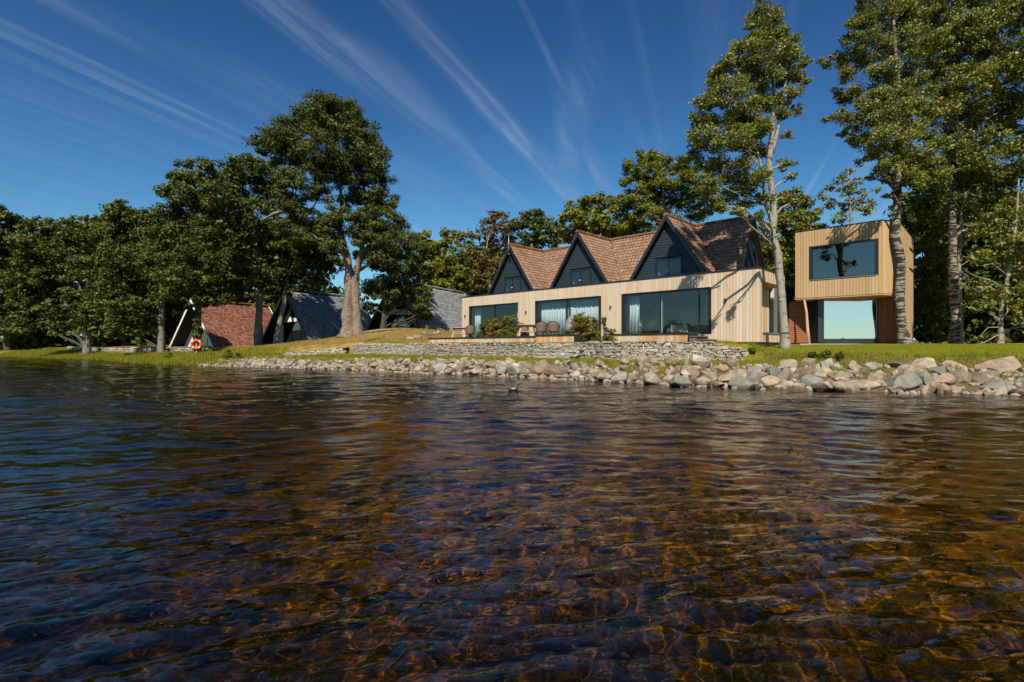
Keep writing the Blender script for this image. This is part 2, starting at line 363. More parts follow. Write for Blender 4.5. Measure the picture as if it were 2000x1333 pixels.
# ------------------------------------------------------------------ terrain
SHORE = [(-400,150),(-200,105),(-110,80),(-75,66),(-60,60),(-45,51),(-37,46),(-29,38.5),(-23,34),(-18.5,32),(-14,29.5),(-8.4,26.3),(-3.8,23.1),(.5,20.1),(3.2,17.8),(4.9,15.7),(7.4,14.4),(9.5,13.7),(12.5,12.7),(20,10.5),(40,6),(80,0),(400,-40)]
BREAK = [(-400,165),(-200,120),(-110,92),(-75,74),(-57,63),(-41,52.5),(-25.5,42.5),(-17.5,39),(-12.4,38.3),(-11.55,38),(1.75,25),(3.3,22.9),(4.6,21.0),(8.8,20.0),(9.6,19.4),(10.2,17.7),(13,16.4),(17,15.2),(30,12.0),(50,8),(90,2),(400,-30)]
def sdist(x, y, line):
    x = np.asarray(x, float); y = np.asarray(y, float); best = np.full(x.shape, 1e9); sg = np.ones(x.shape)
    for (ax, ay), (bx, by) in zip(line[:-1], line[1:]):
        dx, dy = bx-ax, by-ay; L2 = dx*dx+dy*dy
        t = np.clip(((x-ax)*dx+(y-ay)*dy)/L2, 0, 1); qx = x-ax-t*dx; qy = y-ay-t*dy; d = np.hypot(qx, qy)
        c = dx*(y-ay)-dy*(x-ax)
        m = d < best - 1e-9
        best = np.where(m, d, best); sg = np.where(m, np.sign(c), sg)
    return best*sg
def sstep(a, b, x):
    t = np.clip((x-a)/(b-a), 0, 1); return t*t*(3-2*t)
_rg = np.random.default_rng(5)
_W = [(_rg.uniform(0,2*np.pi), _rg.uniform(0,6.28), lam) for lam in (0.5,0.7,1.0,1.4,2.0,2.9,4.2,6,9,13) for _ in range(3)]
def wob(x, y, lo, hi):
    s = 0*x; n = 0
    for th, ph, lam in _W:
        if lo <= lam <= hi: s = s + np.sin((x*np.cos(th)+y*np.sin(th))*2*np.pi/lam+ph); n += 1
    return s/max(1, math.sqrt(n))
def ground(x, y):
    x = np.asarray(x, float); y = np.asarray(y, float)
    d = sdist(x, y, SHORE); b = sdist(x, y, BREAK)
    bed = np.maximum(-0.10+0.30*np.minimum(d, 0), -0.46-0.006*np.clip(-d, 0, 60)) + 0.035*wob(x, y, 1.0, 4.2)*sstep(0, -2, d) + 0.012*wob(x, y, 0.5, 0.7)*sstep(0,-2,d)
    grassy = sstep(-20, -25, x)
    low = (0.60-0.05*grassy)*sstep(-0.35, 2.0+1.5*grassy, d) + 0.02*wob(x, y, 1, 3)*sstep(0.5, 2, d) - 0.03
    left = sstep(-10, -15, x); right = sstep(9.0, 10.5, x)
    high = 1.34*(1-left)*(1-right) + left*(0.92+0.40*sstep(0, 14, b)) + right*(0.95+0.36*sstep(0, 9, b))
    high = high + 1.30*np.exp(-0.5*(((x+8.8)/5.6)**2+((y-43.3)/3.0)**2)) + 0.25*np.exp(-0.5*(((x+17)/4.0)**2+((y-44)/3.0)**2))
    high = high + 0.03*wob(x, y, 2, 9) + 0.012*sstep(60, 200, np.hypot(x, y))*np.clip(y, 0, 400)
    wL = 0.10 + 0.55*left + 0.45*right
    t = sstep(-1, 1, b/wL)
    land = low*(1-t)+high*t
    return np.where(d > -0.35, np.maximum(land, bed), bed)
def gz(x, y): return float(ground(np.array([x]), np.array([y]))[0])
def hit(px, py, y0=8.0, y1=90.0):
    """where the sight line through a photo point meets the ground"""
    Y = np.arange(y0, y1, 0.05); X = (px-1000)/FPX*Y; Z = EYE+(HZ-py)/FPX*Y
    g = np.maximum(ground(X, Y), 0.0); m = np.nonzero(Z <= g)[0]
    i = m[0] if len(m) else len(Y)-1
    return Vector((X[i], Y[i], g[i]))

# ground material: lawn, dry grass, earth
k = NM('ground_turf'); pos = k.coord(pos=True)
sx = k.node('ShaderNodeSeparateXYZ', {0: k.node('ShaderNodeNewGeometry').outputs['Position']})
nf = k.noise(pos, 9, 6, 0.7); nl = k.noise(pos, 0.5, 4); nm = k.noise(pos, 2.2, 5, 0.6)
lawn = k.ramp(nf, [(0.25,(0.080,0.090,0.004)),(0.55,(0.165,0.170,0.007)),(0.8,(0.23,0.22,0.012))])
dry = k.ramp(nm, [(0.3,(0.13,0.095,0.028)),(0.5,(0.27,0.175,0.055)),(0.7,(0.36,0.24,0.085))])
earth = k.ramp(nf, [(0.3,(0.07,0.045,0.026)),(0.7,(0.20,0.135,0.08))])
dryf = k.node('ShaderNodeAttribute', attribute_name='dry').outputs['Fac']; earf = k.node('ShaderNodeAttribute', attribute_name='earth').outputs['Fac']
df = k.math('ADD', dryf, k.math('MULTIPLY', k.math('SUBTRACT', nl, 0.5), 0.9), True)
ef = k.math('ADD', earf, k.math('MULTIPLY', k.math('SUBTRACT', nm, 0.62), 0.9), True)
c = k.mix(df, lawn, dry); c = k.mix(ef, c, earth)
M['ground'] = k.pbsdf(c, 0.95, k.bump(k.noise(pos, 22, 5, 0.7), 0.8, 0.05), spec=0.1)
k = NM('lake_bed_silt'); pos = k.coord(pos=True)
vor = k.node('ShaderNodeTexVoronoi', {'Vector': k.node('ShaderNodeVectorMath', {0: pos, 1: k.node('ShaderNodeTexNoise', {'Vector': pos, 'Scale': 6.0}).outputs['Color']}, operation='ADD').outputs[0], 'Scale': 16.0, 'Randomness': 1.0}); vn = k.noise(pos, 1.1, 4); vf = k.noise(pos, 14, 5, 0.6)
st = k.mix(k.math('MULTIPLY', vor.outputs['Color'], 1.0), (0.16,0.10,0.045), (0.36,0.24,0.11))
c = k.mix(k.ramp(vn, [(0.40,(0,0,0)),(0.60,(1,1,1))]), st, k.ramp(vf, [(0.3,(0.09,0.055,0.024)),(0.7,(0.26,0.165,0.075))]))
dimf = k.node('ShaderNodeAttribute', attribute_name='depth_dark').outputs['Fac']  # bed colour darkened in place of light lost in deeper water
c = k.mix(0.60, c, (0.17,0.115,0.05)); c = k.mix(dimf, c, (0.012,0.011,0.010)); M['bed'] = k.pbsdf(c, 0.9, k.bump(k.math('SUBTRACT', 1.0, vor.outputs['Distance']), 0.5, 0.03), spec=0.1)

gx = np.unique(np.concatenate([np.linspace(-400,-60,30), np.arange(-60,-28,0.8), np.arange(-28,-14,0.35), np.arange(-14,18,0.2), np.arange(18,36,0.7), np.linspace(36,400,26)]))
gy = np.unique(np.concatenate([np.linspace(-120,-6,16), np.arange(-6,9,0.6), np.arange(9,44,0.2), np.arange(44,70,0.7), np.linspace(70,500,40)]))
GX, GY = np.meshgrid(gx, gy, indexing='xy'); GZ = ground(GX, GY); GD = sdist(GX, GY, SHORE); GB = sdist(GX, GY, BREAK)
idx = np.arange(GX.size).reshape(GX.shape)
quads = np.stack([idx[:-1,:-1], idx[:-1,1:], idx[1:,1:], idx[1:,:-1]], -1).reshape(-1, 4)
V = np.stack([GX, GY, GZ], -1).reshape(-1, 3)
dmax = GD.ravel()[quads].max(1)
def submesh(name, sel, mat):
    q = quads[sel]; u, inv = np.unique(q, return_inverse=True)
    me = mesh_arr(name, V[u], inv.reshape(-1, 4), mat, True); return me, u
me, u = submesh('ground', dmax > -0.4, M['ground'])
xx, yy, bb, dd = V[u,0], V[u,1], GB.ravel()[u], GD.ravel()[u]
dry_ = 0.85*np.exp(-0.5*(((xx+11)/6.5)**2+((yy-41)/4.2)**2)) + 0.75*sstep(-14,-20,xx)*sstep(0,1.5,bb) + 0.10
dry_ = dry_*(1-sstep(9.5,10.5,xx))
ear_ = 0.95*np.exp(-((bb+0.15)/0.45)**2)*sstep(9,10,xx) + 1.0*sstep(2.1,1.3,dd)*(1-0.8*sstep(-20,-26,xx)) + 0.8*sstep(-14,-20,xx)*sstep(9,15,bb) + 0.9*sstep(8,14,bb)*sstep(14,20,xx) + 0.5*np.exp(-0.5*(((xx+6.5)/2.2)**2+((yy-39.3)/1.2)**2))
for nm_, arr in (('dry', dry_), ('earth', ear_)):
    a = me.attributes.new(nm_, 'FLOAT', 'POINT'); a.data.foreach_set('value', np.clip(arr, 0, 1).astype(np.float32))
tag(link('ground', me), 'sloping lakeside lawn and dry turf bank', kind='structure')
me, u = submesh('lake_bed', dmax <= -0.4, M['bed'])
a = me.attributes.new('depth_dark', 'FLOAT', 'POINT'); mx_, my_ = V[u,0], V[u,1]
a.data.foreach_set('value', np.clip(0.7*sstep(-10.5, -6.5, sdist(mx_, my_, SHORE)+wob(mx_, my_, 3, 9))+sstep(0.7, -1.3, mx_+0.30*my_+0.4+0.5*wob(mx_, my_, 2, 9))*0.85+sstep(0.2, 1.2, wob(mx_, my_, 2, 6))*0.35, 0, 1).astype(np.float32))  # painted dark leftward and shoreward as deep water would dim it, plus random blotches
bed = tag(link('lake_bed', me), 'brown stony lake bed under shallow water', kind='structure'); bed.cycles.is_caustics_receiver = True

# ------------------------------------------------------------------ water: peaty, clear, rippled
k = NM('peaty_water')
pos = k.coord(pos=True)
b1 = k.noise(k.coord(pos=True, scale=(0.75,1.25,1), rot=(0,0,0.35)), 3.6, 4, 0.5, 0.6); b2 = k.noise(k.coord(pos=True, scale=(0.7,1.35,1), rot=(0,0,-0.2)), 9.5, 2, 0.5, 0.4)
b0 = k.noise(k.coord(pos=True, scale=(0.6,1.4,1), rot=(0,0,0.15)), 1.25, 2, 0.5, 0.5)
hgt = k.math('ADD', k.math('ADD', b1, k.math('MULTIPLY', b2, 0.30)), k.math('MULTIPLY', b0, 1.5))
ys = k.node('ShaderNodeSeparateXYZ', {0: k.node('ShaderNodeNewGeometry').outputs['Position']}).outputs[1]
far_ = k.node('ShaderNodeMapRange', {0: ys, 1: 2.5, 2: 12.0, 3: 0.10, 4: 1.0}).outputs[0]
b3 = k.noise(k.coord(pos=True, scale=(0.45,1.0,1), rot=(0,0,0.22)), 0.62, 2, 0.5, 0.8)
far2 = k.node('ShaderNodeMapRange', {0: ys, 1: 5.0, 2: 12.0, 3: 0.0, 4: 5.0}).outputs[0]
nrm = k.bump(k.math('ADD', k.math('MULTIPLY', hgt, far_), k.math('MULTIPLY', b3, far2)), 1.0, 0.030)
fr = k.node('ShaderNodeFresnel', {'IOR': 1.333, 'Normal': nrm}).outputs[0]
rf = k.node('ShaderNodeBsdfRefraction', {'Color': (0.82,0.63,0.18,1), 'Roughness': 0.0, 'IOR': 1.333, 'Normal': nrm})
gs = k.node('ShaderNodeBsdfGlossy', {'Color': (0.97,0.98,1,1), 'Roughness': 0.0, 'Normal': nrm})
mx = k.node('ShaderNodeMixShader', {0: fr, 1: rf.outputs[0], 2: gs.outputs[0]}); k.l.new(mx.outputs[0], k.out.inputs[0])
M['water'] = k.m
r = np.concatenate([np.linspace(0.25,1.1,8)[:-1], np.geomspace(1.1,6,380), np.geomspace(6.1,62,300), np.geomspace(66,1600,22)])
a = np.concatenate([np.linspace(-0.95,0.95,560), np.linspace(1.02, 2*np.pi-1.02, 44)])
RR, AA = np.meshgrid(r, a, indexing='ij'); WX = RR*np.sin(AA); WY = RR*np.cos(AA)
rg = np.random.default_rng(11); WZ = 0*WX
cell = np.maximum(RR*(0.0045+0.0033*sstep(4.5, 6.5, RR)), 0.004)
for q in range(84):
    lam = 0.055*1.05**q; th = rg.normal(0.30, 0.62); amp = 0.0052*lam*min(1.0, (0.30/lam)**0.8); famp = 0.0088*lam*min(1.0, (0.45/lam)**0.9)
    kx = 2*np.pi/lam*np.sin(th); ky = -2*np.pi/lam*np.cos(th)
    fd = np.clip((lam/cell-3)/3, 0, 1); gu = 0.55+0.45*np.sin(WX*rg.uniform(-.6,.6)+WY*rg.uniform(-.6,.6)+rg.uniform(0,6))
    ph = kx*WX+ky*WY+rg.uniform(0,6.28); ph = ph+0.5*np.sin(ph*0.37+WX*0.9)
    WZ += (amp+(famp-amp)*sstep(3.5, 9.0, WY))*(np.sin(ph)+0.22*np.sin(2*ph+1.57))*fd*gu
vz = np.concatenate([np.stack([WX, WY, WZ], -1).reshape(-1, 3), [[0,0,0]]]); nr, na = RR.shape
ix = np.arange(nr*na).reshape(nr, na); nx = np.roll(ix, -1, axis=1)
f4 = np.stack([ix[:-1], nx[:-1], nx[1:], ix[1:]], -1).reshape(-1, 4)
f4 = f4[:, ::-1]
ctr = np.stack([ix[0], np.full(na, nr*na), nx[0], nx[0]], -1)[:, :3]
me = bpy.data.meshes.new('lake_water'); nq = len(f4)
me.vertices.add(len(vz)); me.vertices.foreach_set('co', vz.astype(np.float32).ravel())
ctr = ctr[:, [0, 2, 1]]
loops = np.concatenate([f4.ravel(), ctr.ravel()]).astype(np.int32); me.loops.add(len(loops)); me.loops.foreach_set('vertex_index', loops)
me.polygons.add(nq+na); me.polygons.foreach_set('loop_start', np.concatenate([np.arange(nq)*4, nq*4+np.arange(na)*3]).astype(np.int32))
me.polygons.foreach_set('use_smooth', np.ones(nq+na, bool)); me.update(calc_edges=True)
import bmesh
if me.polygons[1000].normal.z < 0: me.flip_normals()
me.materials.append(M['water'])
water = tag(link('lake_water', me), 'rippled brown peaty lake water reflecting sky and trees', kind='structure'); water.cycles.is_caustics_caster = True

# hills on the far side of the lake (behind the camera, seen only in the window glass) and a far bed
k = NM('far_hill_heather'); n = k.noise(k.coord(pos=True), 0.012, 6); M['hill'] = k.pbsdf(k.mix(n, (0.022,0.032,0.024), (0.055,0.062,0.035)), 0.95)
mb = MB(); N_ = 150
for i in range(N_+1):
    a_ = R(-262 + 164*i/N_) - R(0)     # azimuths behind the viewer
    az = math.degrees(a_) % 360
    hh = 10 + 62*math.exp(-((az-236)/14)**2) + 34*math.exp(-((az-212)/9)**2) + 26*math.exp(-((az-262)/20)**2) + 8*noise.noise(Vector((az*0.11, 0, 3))) + 5*noise.noise(Vector((az*0.4, 2, 3))) + 16*max(0.0, noise.noise(Vector((az*0.55, 7, 3)))+0.1)
    for (rr, f_) in ((1150, 0), (1210, 0.45), (1290, 0.85), (1400, 1.0), (1800, 0.9)):
        mb.v.append((math.sin(a_)*rr, math.cos(a_)*rr, -1 + f_*(hh+3*noise.noise(Vector((az*0.3, rr*0.01, 1)))) ))
for i in range(N_):
    for j in range(4): mb.f.append((i*5+j, (i+1)*5+j, (i+1)*5+j+1, i*5+j+1)); mb.t.append(.5)
tag(link('hills', mb.mesh('hills', M['hill'], True)), 'low dark hills across the lake', kind='structure')
mb = MB(); mb.add([(-1700,-1700,-3),(1700,-1700,-3),(1700,900,-3),(-1700,900,-3)], [(0,1,2,3)])
tag(link('deep_lake_bed', mb.mesh('deep_lake_bed', M['bed'])), 'dark bed of the open lake', kind='structure')
# ------------------------------------------------------------------ plank helper: every board is an object sharing one mesh
def bevel_unit():
    mb = MB(); i = 0.06
    mb.add([(0,0,0),(1,0,0),(1,0,1),(0,0,1),(0,0.6,0),(1,0.6,0),(1,0.6,1),(0,0.6,1),(i,1,0.001),(1-i,1,0.001),(1-i,1,0.999),(i,1,0.999)],
           [(0,3,2,1),(0,1,5,4),(1,2,6,5),(2,3,7,6),(3,0,4,7),(4,5,9,8),(5,6,10,9),(6,7,11,10),(7,4,8,11),(8,9,10,11)])
    return mb
_unit = {}
def unit(matname):
    if matname not in _unit: _unit[matname] = bevel_unit().mesh('board_' + matname, M[matname])
    return _unit[matname]
def clad(root, A, B, z0, z1, matname, w=0.138, gap=0.009, th=0.022, holes=(), name='plank', mats=None, jit=0.0, ztop=None):
    """vertical boards from A to B (root-local xy), face turned to the left-hand normal; holes = (s0,s1,z0,z1)"""
    A = Vector((A[0], A[1])); B = Vector((B[0], B[1])); L = (B-A).length; d = (B-A)/L; ang = math.atan2(d.y, d.x)
    n = max(1, round(L/(w+gap))); st = L/n; out = []
    for i in range(n):
        s0, s1 = i*st+gap/2, (i+1)*st-gap/2; segs = [(z0, z1 if ztop is None else ztop((s0+s1)/2))]
        for h in holes:
            if s1 > h[0]+0.01 and s0 < h[1]-0.01:
                if s0 < h[0] and h[0]-s0 > 0.03: s1_ = h[0]
                ns = []
                for a_, b_ in segs:
                    if h[2] > a_+0.02: ns.append((a_, min(b_, h[2])))
                    if h[3] < b_-0.02: ns.append((max(a_, h[3]), b_))
                segs = [q for q in ns if q[1]-q[0] > 0.02]
        mn = matname if mats is None else rnd.choice(mats)
        for a_, b_ in segs:
            p = A + d*s0
            o = link(name, unit(mn), root, (p.x, p.y, a_), ang, (s1-s0, th+rnd.uniform(0, 0.004), b_-a_)); out.append(o)
    return out
def clad_h(root, A, B, z0, z1, matname, h=0.14, gap=0.012, th=0.022, name='batten'):
    A = Vector((A[0], A[1])); B = Vector((B[0], B[1])); L = (B-A).length; d = (B-A)/L; ang = math.atan2(d.y, d.x)
    n = max(1, round((z1-z0)/(h+gap))); st = (z1-z0)/n
    for i in range(n):
        link(name, unit(matname), root, (A.x, A.y, z0+i*st+gap/2), ang, (L, th+rnd.uniform(0,.006), st-gap))

# ------------------------------------------------------------------ the house  (local axes: x = s along the facade to the far left, y = out towards the lake, z up)
C0 = Vector((11.3, 23.4, 0.0)); HROT = math.atan2(0.6897, -0.7241)
house = empty('lakeside_house', C0, 'long low pale timber house with three dark blue gables and brown tiled roofs', 'house', HROT)
LEN, ZT, ZF = 20.65, 4.80, 1.88
wins = [(2.29, 7.12), (8.67, 13.53), (15.05, 19.86)]
WT = 4.09
holes = [(a_, b_, 1.80 if i else 1.80, WT) for i, (a_, b_) in enumerate(wins)]
# substrate wall with openings (thick)
mb = MB(); xs = [0.0]
for a_, b_ in wins: xs += [a_, b_]
xs.append(LEN); ZB = 1.40
for i in range(0, len(xs)-1):
    if i % 2 == 0: mb.box(xs[i], xs[i+1], -0.20, -0.025, ZB, ZT-0.03)
    else: mb.box(xs[i], xs[i+1], -0.20, -0.025, WT, ZT-0.03); mb.box(xs[i], xs[i+1], -0.20, -0.025, ZB, 1.80)
part('outer_wall', mb, M['backing'], house)
clad(house, (0, 0), (LEN, 0), ZB, ZT-0.02, 'larch', holes=holes)
# side wall (turns the corner, faces right): recess between 0.3 and 3.0
D_ = 3.75
clad(house, (0, -D_), (0, 0), ZB, ZT-0.02, 'larch', holes=[(D_-3.35, D_-0.34, 1.86, 4.22)], mats=['larch','larch','larch_new'])
mb = MB(); mb.box(0.03, 0.20, -0.34, -0.20, ZB, ZT-0.03); mb.box(0.03, 0.20, -D_, -3.35, ZB, ZT-0.03); mb.box(0.03, 0.20, -3.35, -0.34, 4.22, ZT-0.03); mb.box(0.03, 0.20, -3.35, -0.34, ZB, 1.86)
part('side_wall', mb, M['backing'], house)
mb = MB(); mb.box(0.62, 0.75, -3.6, -0.2, ZB, ZT-0.1); part('recess_wall', mb, M['backing'], house)
clad(house, (0.62, -3.35), (0.62, -0.34), 1.86, 4.22, 'larch', holes=[(2.16, 2.96, 2.3, 3.75)], mats=['larch','larch_new'], name='plank')
mb = MB(); mb.box(0.03, 0.62, -3.35, -0.34, 4.16, 4.215); part('recess_soffit', mb, M['larch_annex'], house)
mb = MB(); mb.box(-0.06, 0.60, -3.37, -0.34, 1.80, 1.86); part('recess_sill', mb, M['grey_trim'], house)
wf = MB()
for a_, b_, c_, d_ in ((-1.19,-0.39,2.30,2.36),(-1.19,-0.39,3.69,3.75)): wf.box(0.585, 0.62, a_, b_, c_, d_)
wf.box(0.585, 0.62, -1.19, -1.13, 2.36, 3.69); wf.box(0.585, 0.62, -0.45, -0.39, 2.36, 3.69)
f_ = part('side_window', wf, M['dark_frame'], house); mb = MB(); mb.box(0.605, 0.612, -1.13, -0.45, 2.36, 3.69); part('pane', mb, M['glass_dark'], f_)
# parapet cap, dark plinth strip
mb = MB(); mb.box(-0.05, LEN+0.05, -0.27, 0.055, ZT-0.02, ZT+0.045); mb.box(-0.05, 0.25, -D_-0.05, -0.272, ZT-0.02, ZT+0.045); mb.box(LEN-0.2, LEN+0.05, -6.0, -0.272, ZT-0.02, ZT+0.045)
part('parapet_cap', mb, M['dark_frame'], house)
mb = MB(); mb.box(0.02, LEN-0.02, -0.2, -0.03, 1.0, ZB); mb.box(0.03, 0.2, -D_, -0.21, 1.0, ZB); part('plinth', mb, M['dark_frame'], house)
mb = MB(); mb.box(LEN-0.18, LEN-0.02, -8.0, -0.21, 1.0, ZT-0.03); part('end_wall', mb, M['larch'], house)
mb = MB(); mb.box(0.22, LEN-0.2, -3.6, -0.22, 4.56, 4.62); part('flat_roof', mb, M['grey_trim'], house)
mb = MB(); mb.box(0.3, LEN-0.3, -9.0, -8.8, 1.0, 3.95); mb.box(0.9, 1.1, -8.8, -3.8, 1.0, 4.6); part('core_wall', mb, M['grey_render'], house)
# rooms
mb = MB(); mb.box(0.76, LEN-0.19, -4.6, -0.22, ZF-0.12, ZF-0.005); part('room_floor', mb, M['room_floor'], house)
mb = MB(); mb.box(0.76, LEN-0.19, -4.6, -0.22, 4.30, 4.36); mb.box(0.76, LEN-0.19, -4.72, -4.6, ZF-0.1, 4.36)
for s_ in (7.9, 14.3): mb.box(s_-0.06, s_+0.06, -4.6, -0.22, ZF, 4.30)
part('room_wall', mb, M['plaster'], house)
def framed(root, a_, b_, z0, z1, yo, bars, name='window', fr=0.06, dp=0.09, glass='glass', axis='x', thick=0.07):
    """frame + mullions + panes in the plane y=yo of root"""
    mb = MB(); f = fr
    mb.box(a_, b_, yo-dp, yo, z1-f, z1); mb.box(a_, b_, yo-dp, yo, z0, z0+f)
    mb.box(a_, a_+f, yo-dp, yo, z0+f, z1-f); mb.box(b_-f, b_, yo-dp, yo, z0+f, z1-f)
    cuts = [a_+f]
    for c_ in bars: mb.box(c_-thick/2, c_+thick/2, yo-dp*0.9, yo-0.004, z0+f, z1-f); cuts += [c_-thick/2, c_+thick/2]
    cuts.append(b_-f); w_ = part(name, mb, M['dark_frame'], root)
    for i in range(0, len(cuts), 2):
        g = MB(); g.box(cuts[i], cuts[i+1], yo-dp*0.55, yo-dp*0.55+0.008, z0+f, z1-f); part('pane', g, M[glass] if isinstance(glass, str) else M[glass[i//2]], w_)
    return w_
framed(house, 2.29, 7.12, 1.80, WT, -0.05, [2.86, 4.95], 'sliding_window', 0.09, 0.12, thick=0.06)
framed(house, 8.67, 13.53, 1.80, WT, -0.05, [11.1], 'sliding_window', 0.08, 0.12, thick=0.10)
framed(house, 15.05, 19.86, 1.80, WT, -0.05, [17.35], 'sliding_window', 0.08, 0.12, thick=0.10)
# reveals
mb = MB()
for a_, b_ in wins:
    mb.box(a_-0.012, a_-0.002, -0.06, 0.028, 1.79, WT+0.012); mb.box(b_+0.002, b_+0.012, -0.06, 0.028, 1.79, WT+0.012); mb.box(a_-0.012, b_+0.012, -0.06, 0.028, WT+0.002, WT+0.012)
part('window_reveal', mb, M['dark_frame'], house)
# white inner jamb seen in the right-hand window
mb = MB(); mb.box(5.0-0.02, 5.0+0.035, -0.40, -0.30, ZF, WT-0.08); part('inner_post', mb, M['white_paint'], house)
def curtain(a_, b_, y_, z0=ZF+0.02, z1=4.05, lab=None):
    mb = MB(); n = int((b_-a_)/0.035); vs_ = []
    for i in range(n+1):
        x = a_+(b_-a_)*i/n; yy_ = y_+0.05*math.sin(x*2*math.pi/0.21)+0.02*math.sin(x*17.3)
        vs_ += [(x, yy_, z0), (x, yy_*0.5+y_*0.5, z1)]
    mb.add(vs_, [(2*i, 2*i+2, 2*i+3, 2*i+1) for i in range(n)])
    o = part('curtain', mb, M['curtain'], house, True)
    so_ = o.modifiers.new('t', 'SOLIDIFY'); so_.thickness = 0.012
    if lab: o['label'] = lab
curtain(8.8, 11.0, -0.42); curtain(11.2, 13.42, -0.42); curtain(6.35, 6.95, -0.45); curtain(19.2, 19.78, -0.5); curtain(15.15, 15.55, -0.45)

# gables
APEX, SL, GD_ = 8.27, 1.495, -1.2
GS = [5.03, 10.87, 16.68]
for gi, s_ in enumerate(GS):
    gw = empty_child = bpy.data.objects.new('gable', None); COL.objects.link(gw); gw.parent = house; gw['label'] = ['right-hand dark blue boarded gable, half in tree shadow','middle dark blue boarded gable','left-hand dark blue boarded gable with aerial'][gi]
    top = APEX-0.18; w0, w1 = (s_-0.80, s_+0.80); wz0, wz1 = 5.02, 5.98
    bh = 0.135; z = 4.45
    mb = MB(); hw = (top-4.45)/SL
    mb.prism([(s_-hw, 4.45), (s_+hw, 4.45), (s_, top)], GD_-0.12, GD_-0.02, lambda a_, b_, d_: (a_, d_, b_)); part('gable_core', mb, M['backing'], gw)
    while z < top-0.05:
        zt = min(z+bh, top-0.01); h0, h1 = (top-z)/SL-0.01, max((top-zt)/SL-0.01, 0.005)
        spans = [(-h0, h0, -h1, h1)]
        if zt > wz0+0.02 and z < wz1-0.02: spans = [(-h0, -0.80, -h1, -0.80), (0.80, h0, 0.80, h1)]
        for l0, r0, l1, r1 in spans:
            if r0-l0 < 0.05: continue
            m_ = MB(); yb, yt = GD_+0.034, GD_+0.008
            m_.add([(l0,GD_-0.02,0),(r0,GD_-0.02,0),(r1,GD_-0.02,zt-z+0.01),(l1,GD_-0.02,zt-z+0.01),(l0,yb,0),(r0,yb,0),(r1,yt,zt-z+0.01),(l1,yt,zt-z+0.01)],
                   [(0,1,2,3),(4,7,6,5),(0,4,5,1),(3,2,6,7),(0,3,7,4),(1,5,6,2)])
            link('weatherboard', m_.mesh('weatherboard', M['navy']), gw, (s_, 0, z))
        z += bh
    wd = framed(gw, w0+0.04, w1-0.04, wz0, wz1, GD_+0.05, [s_+(0.0, 0, 0)[gi]], 'gable_window', 0.055, 0.09, thick=0.07)
    if gi != 1 or True:
        m_ = MB(); m_.box(s_-0.012, s_+0.012, GD_+0.05, GD_+0.075, wz0+0.25, wz0+0.30); m_.box(s_-0.07, s_+0.07, GD_+0.075, GD_+0.095, wz0+0.27, wz0+0.30); part('handle', m_, M['white_paint'], wd)
    m_ = MB(); m_.box(w0, w1, GD_-0.8, GD_-0.125, wz0-0.1, wz0-0.02); m_.box(w0-0.3, w1+0.3, GD_-1.6, GD_-1.5, wz0-0.1, wz1+0.1); part('room_backing', m_, M['grey_render'], gw)
    m_ = MB(); m_.tube([(w1-0.2, GD_-0.10, wz1-0.06), (w1-0.19, GD_-0.1, 5.5), (w1-0.24, GD_-0.10, wz0+0.05)], [0.03, 0.07, 0.10], 8); part('curtain', m_, M['curtain'], gw, True)
    # bargeboards
    ov = GD_+0.34
    for sgn in (-1, 1):
        m_ = MB(); hw = (APEX-4.5)/SL
        a0 = (s_+sgn*hw, APEX-SL*hw); a1 = (s_, APEX)
        m_.add([(a0[0], ov-0.03, a0[1]-0.26), (a0[0], ov-0.03, a0[1]-0.02), (s_, ov-0.03, APEX-0.02), (s_, ov-0.03, APEX-0.28),
                (a0[0], ov+0.012, a0[1]-0.26), (a0[0], ov+0.012, a0[1]-0.02), (s_, ov+0.012, APEX-0.02), (s_, ov+0.012, APEX-0.28)],
               [(0,1,2,3),(4,7,6,5),(0,4,5,1),(1,5,6,2),(2,6,7,3),(3,7,4,0)])
        part('bargeboard', m_, M['dark_frame'], gw)
        m_ = MB(); m_.add([(s_+sgn*hw, GD_-0.05, a0[1]-0.07), (s_, GD_-0.05, APEX-0.07), (s_, ov-0.03, APEX-0.07), (s_+sgn*hw, ov-0.03, a0[1]-0.07)], [(0,1,2,3)])
        part('soffit', m_, M['navy'], gw)

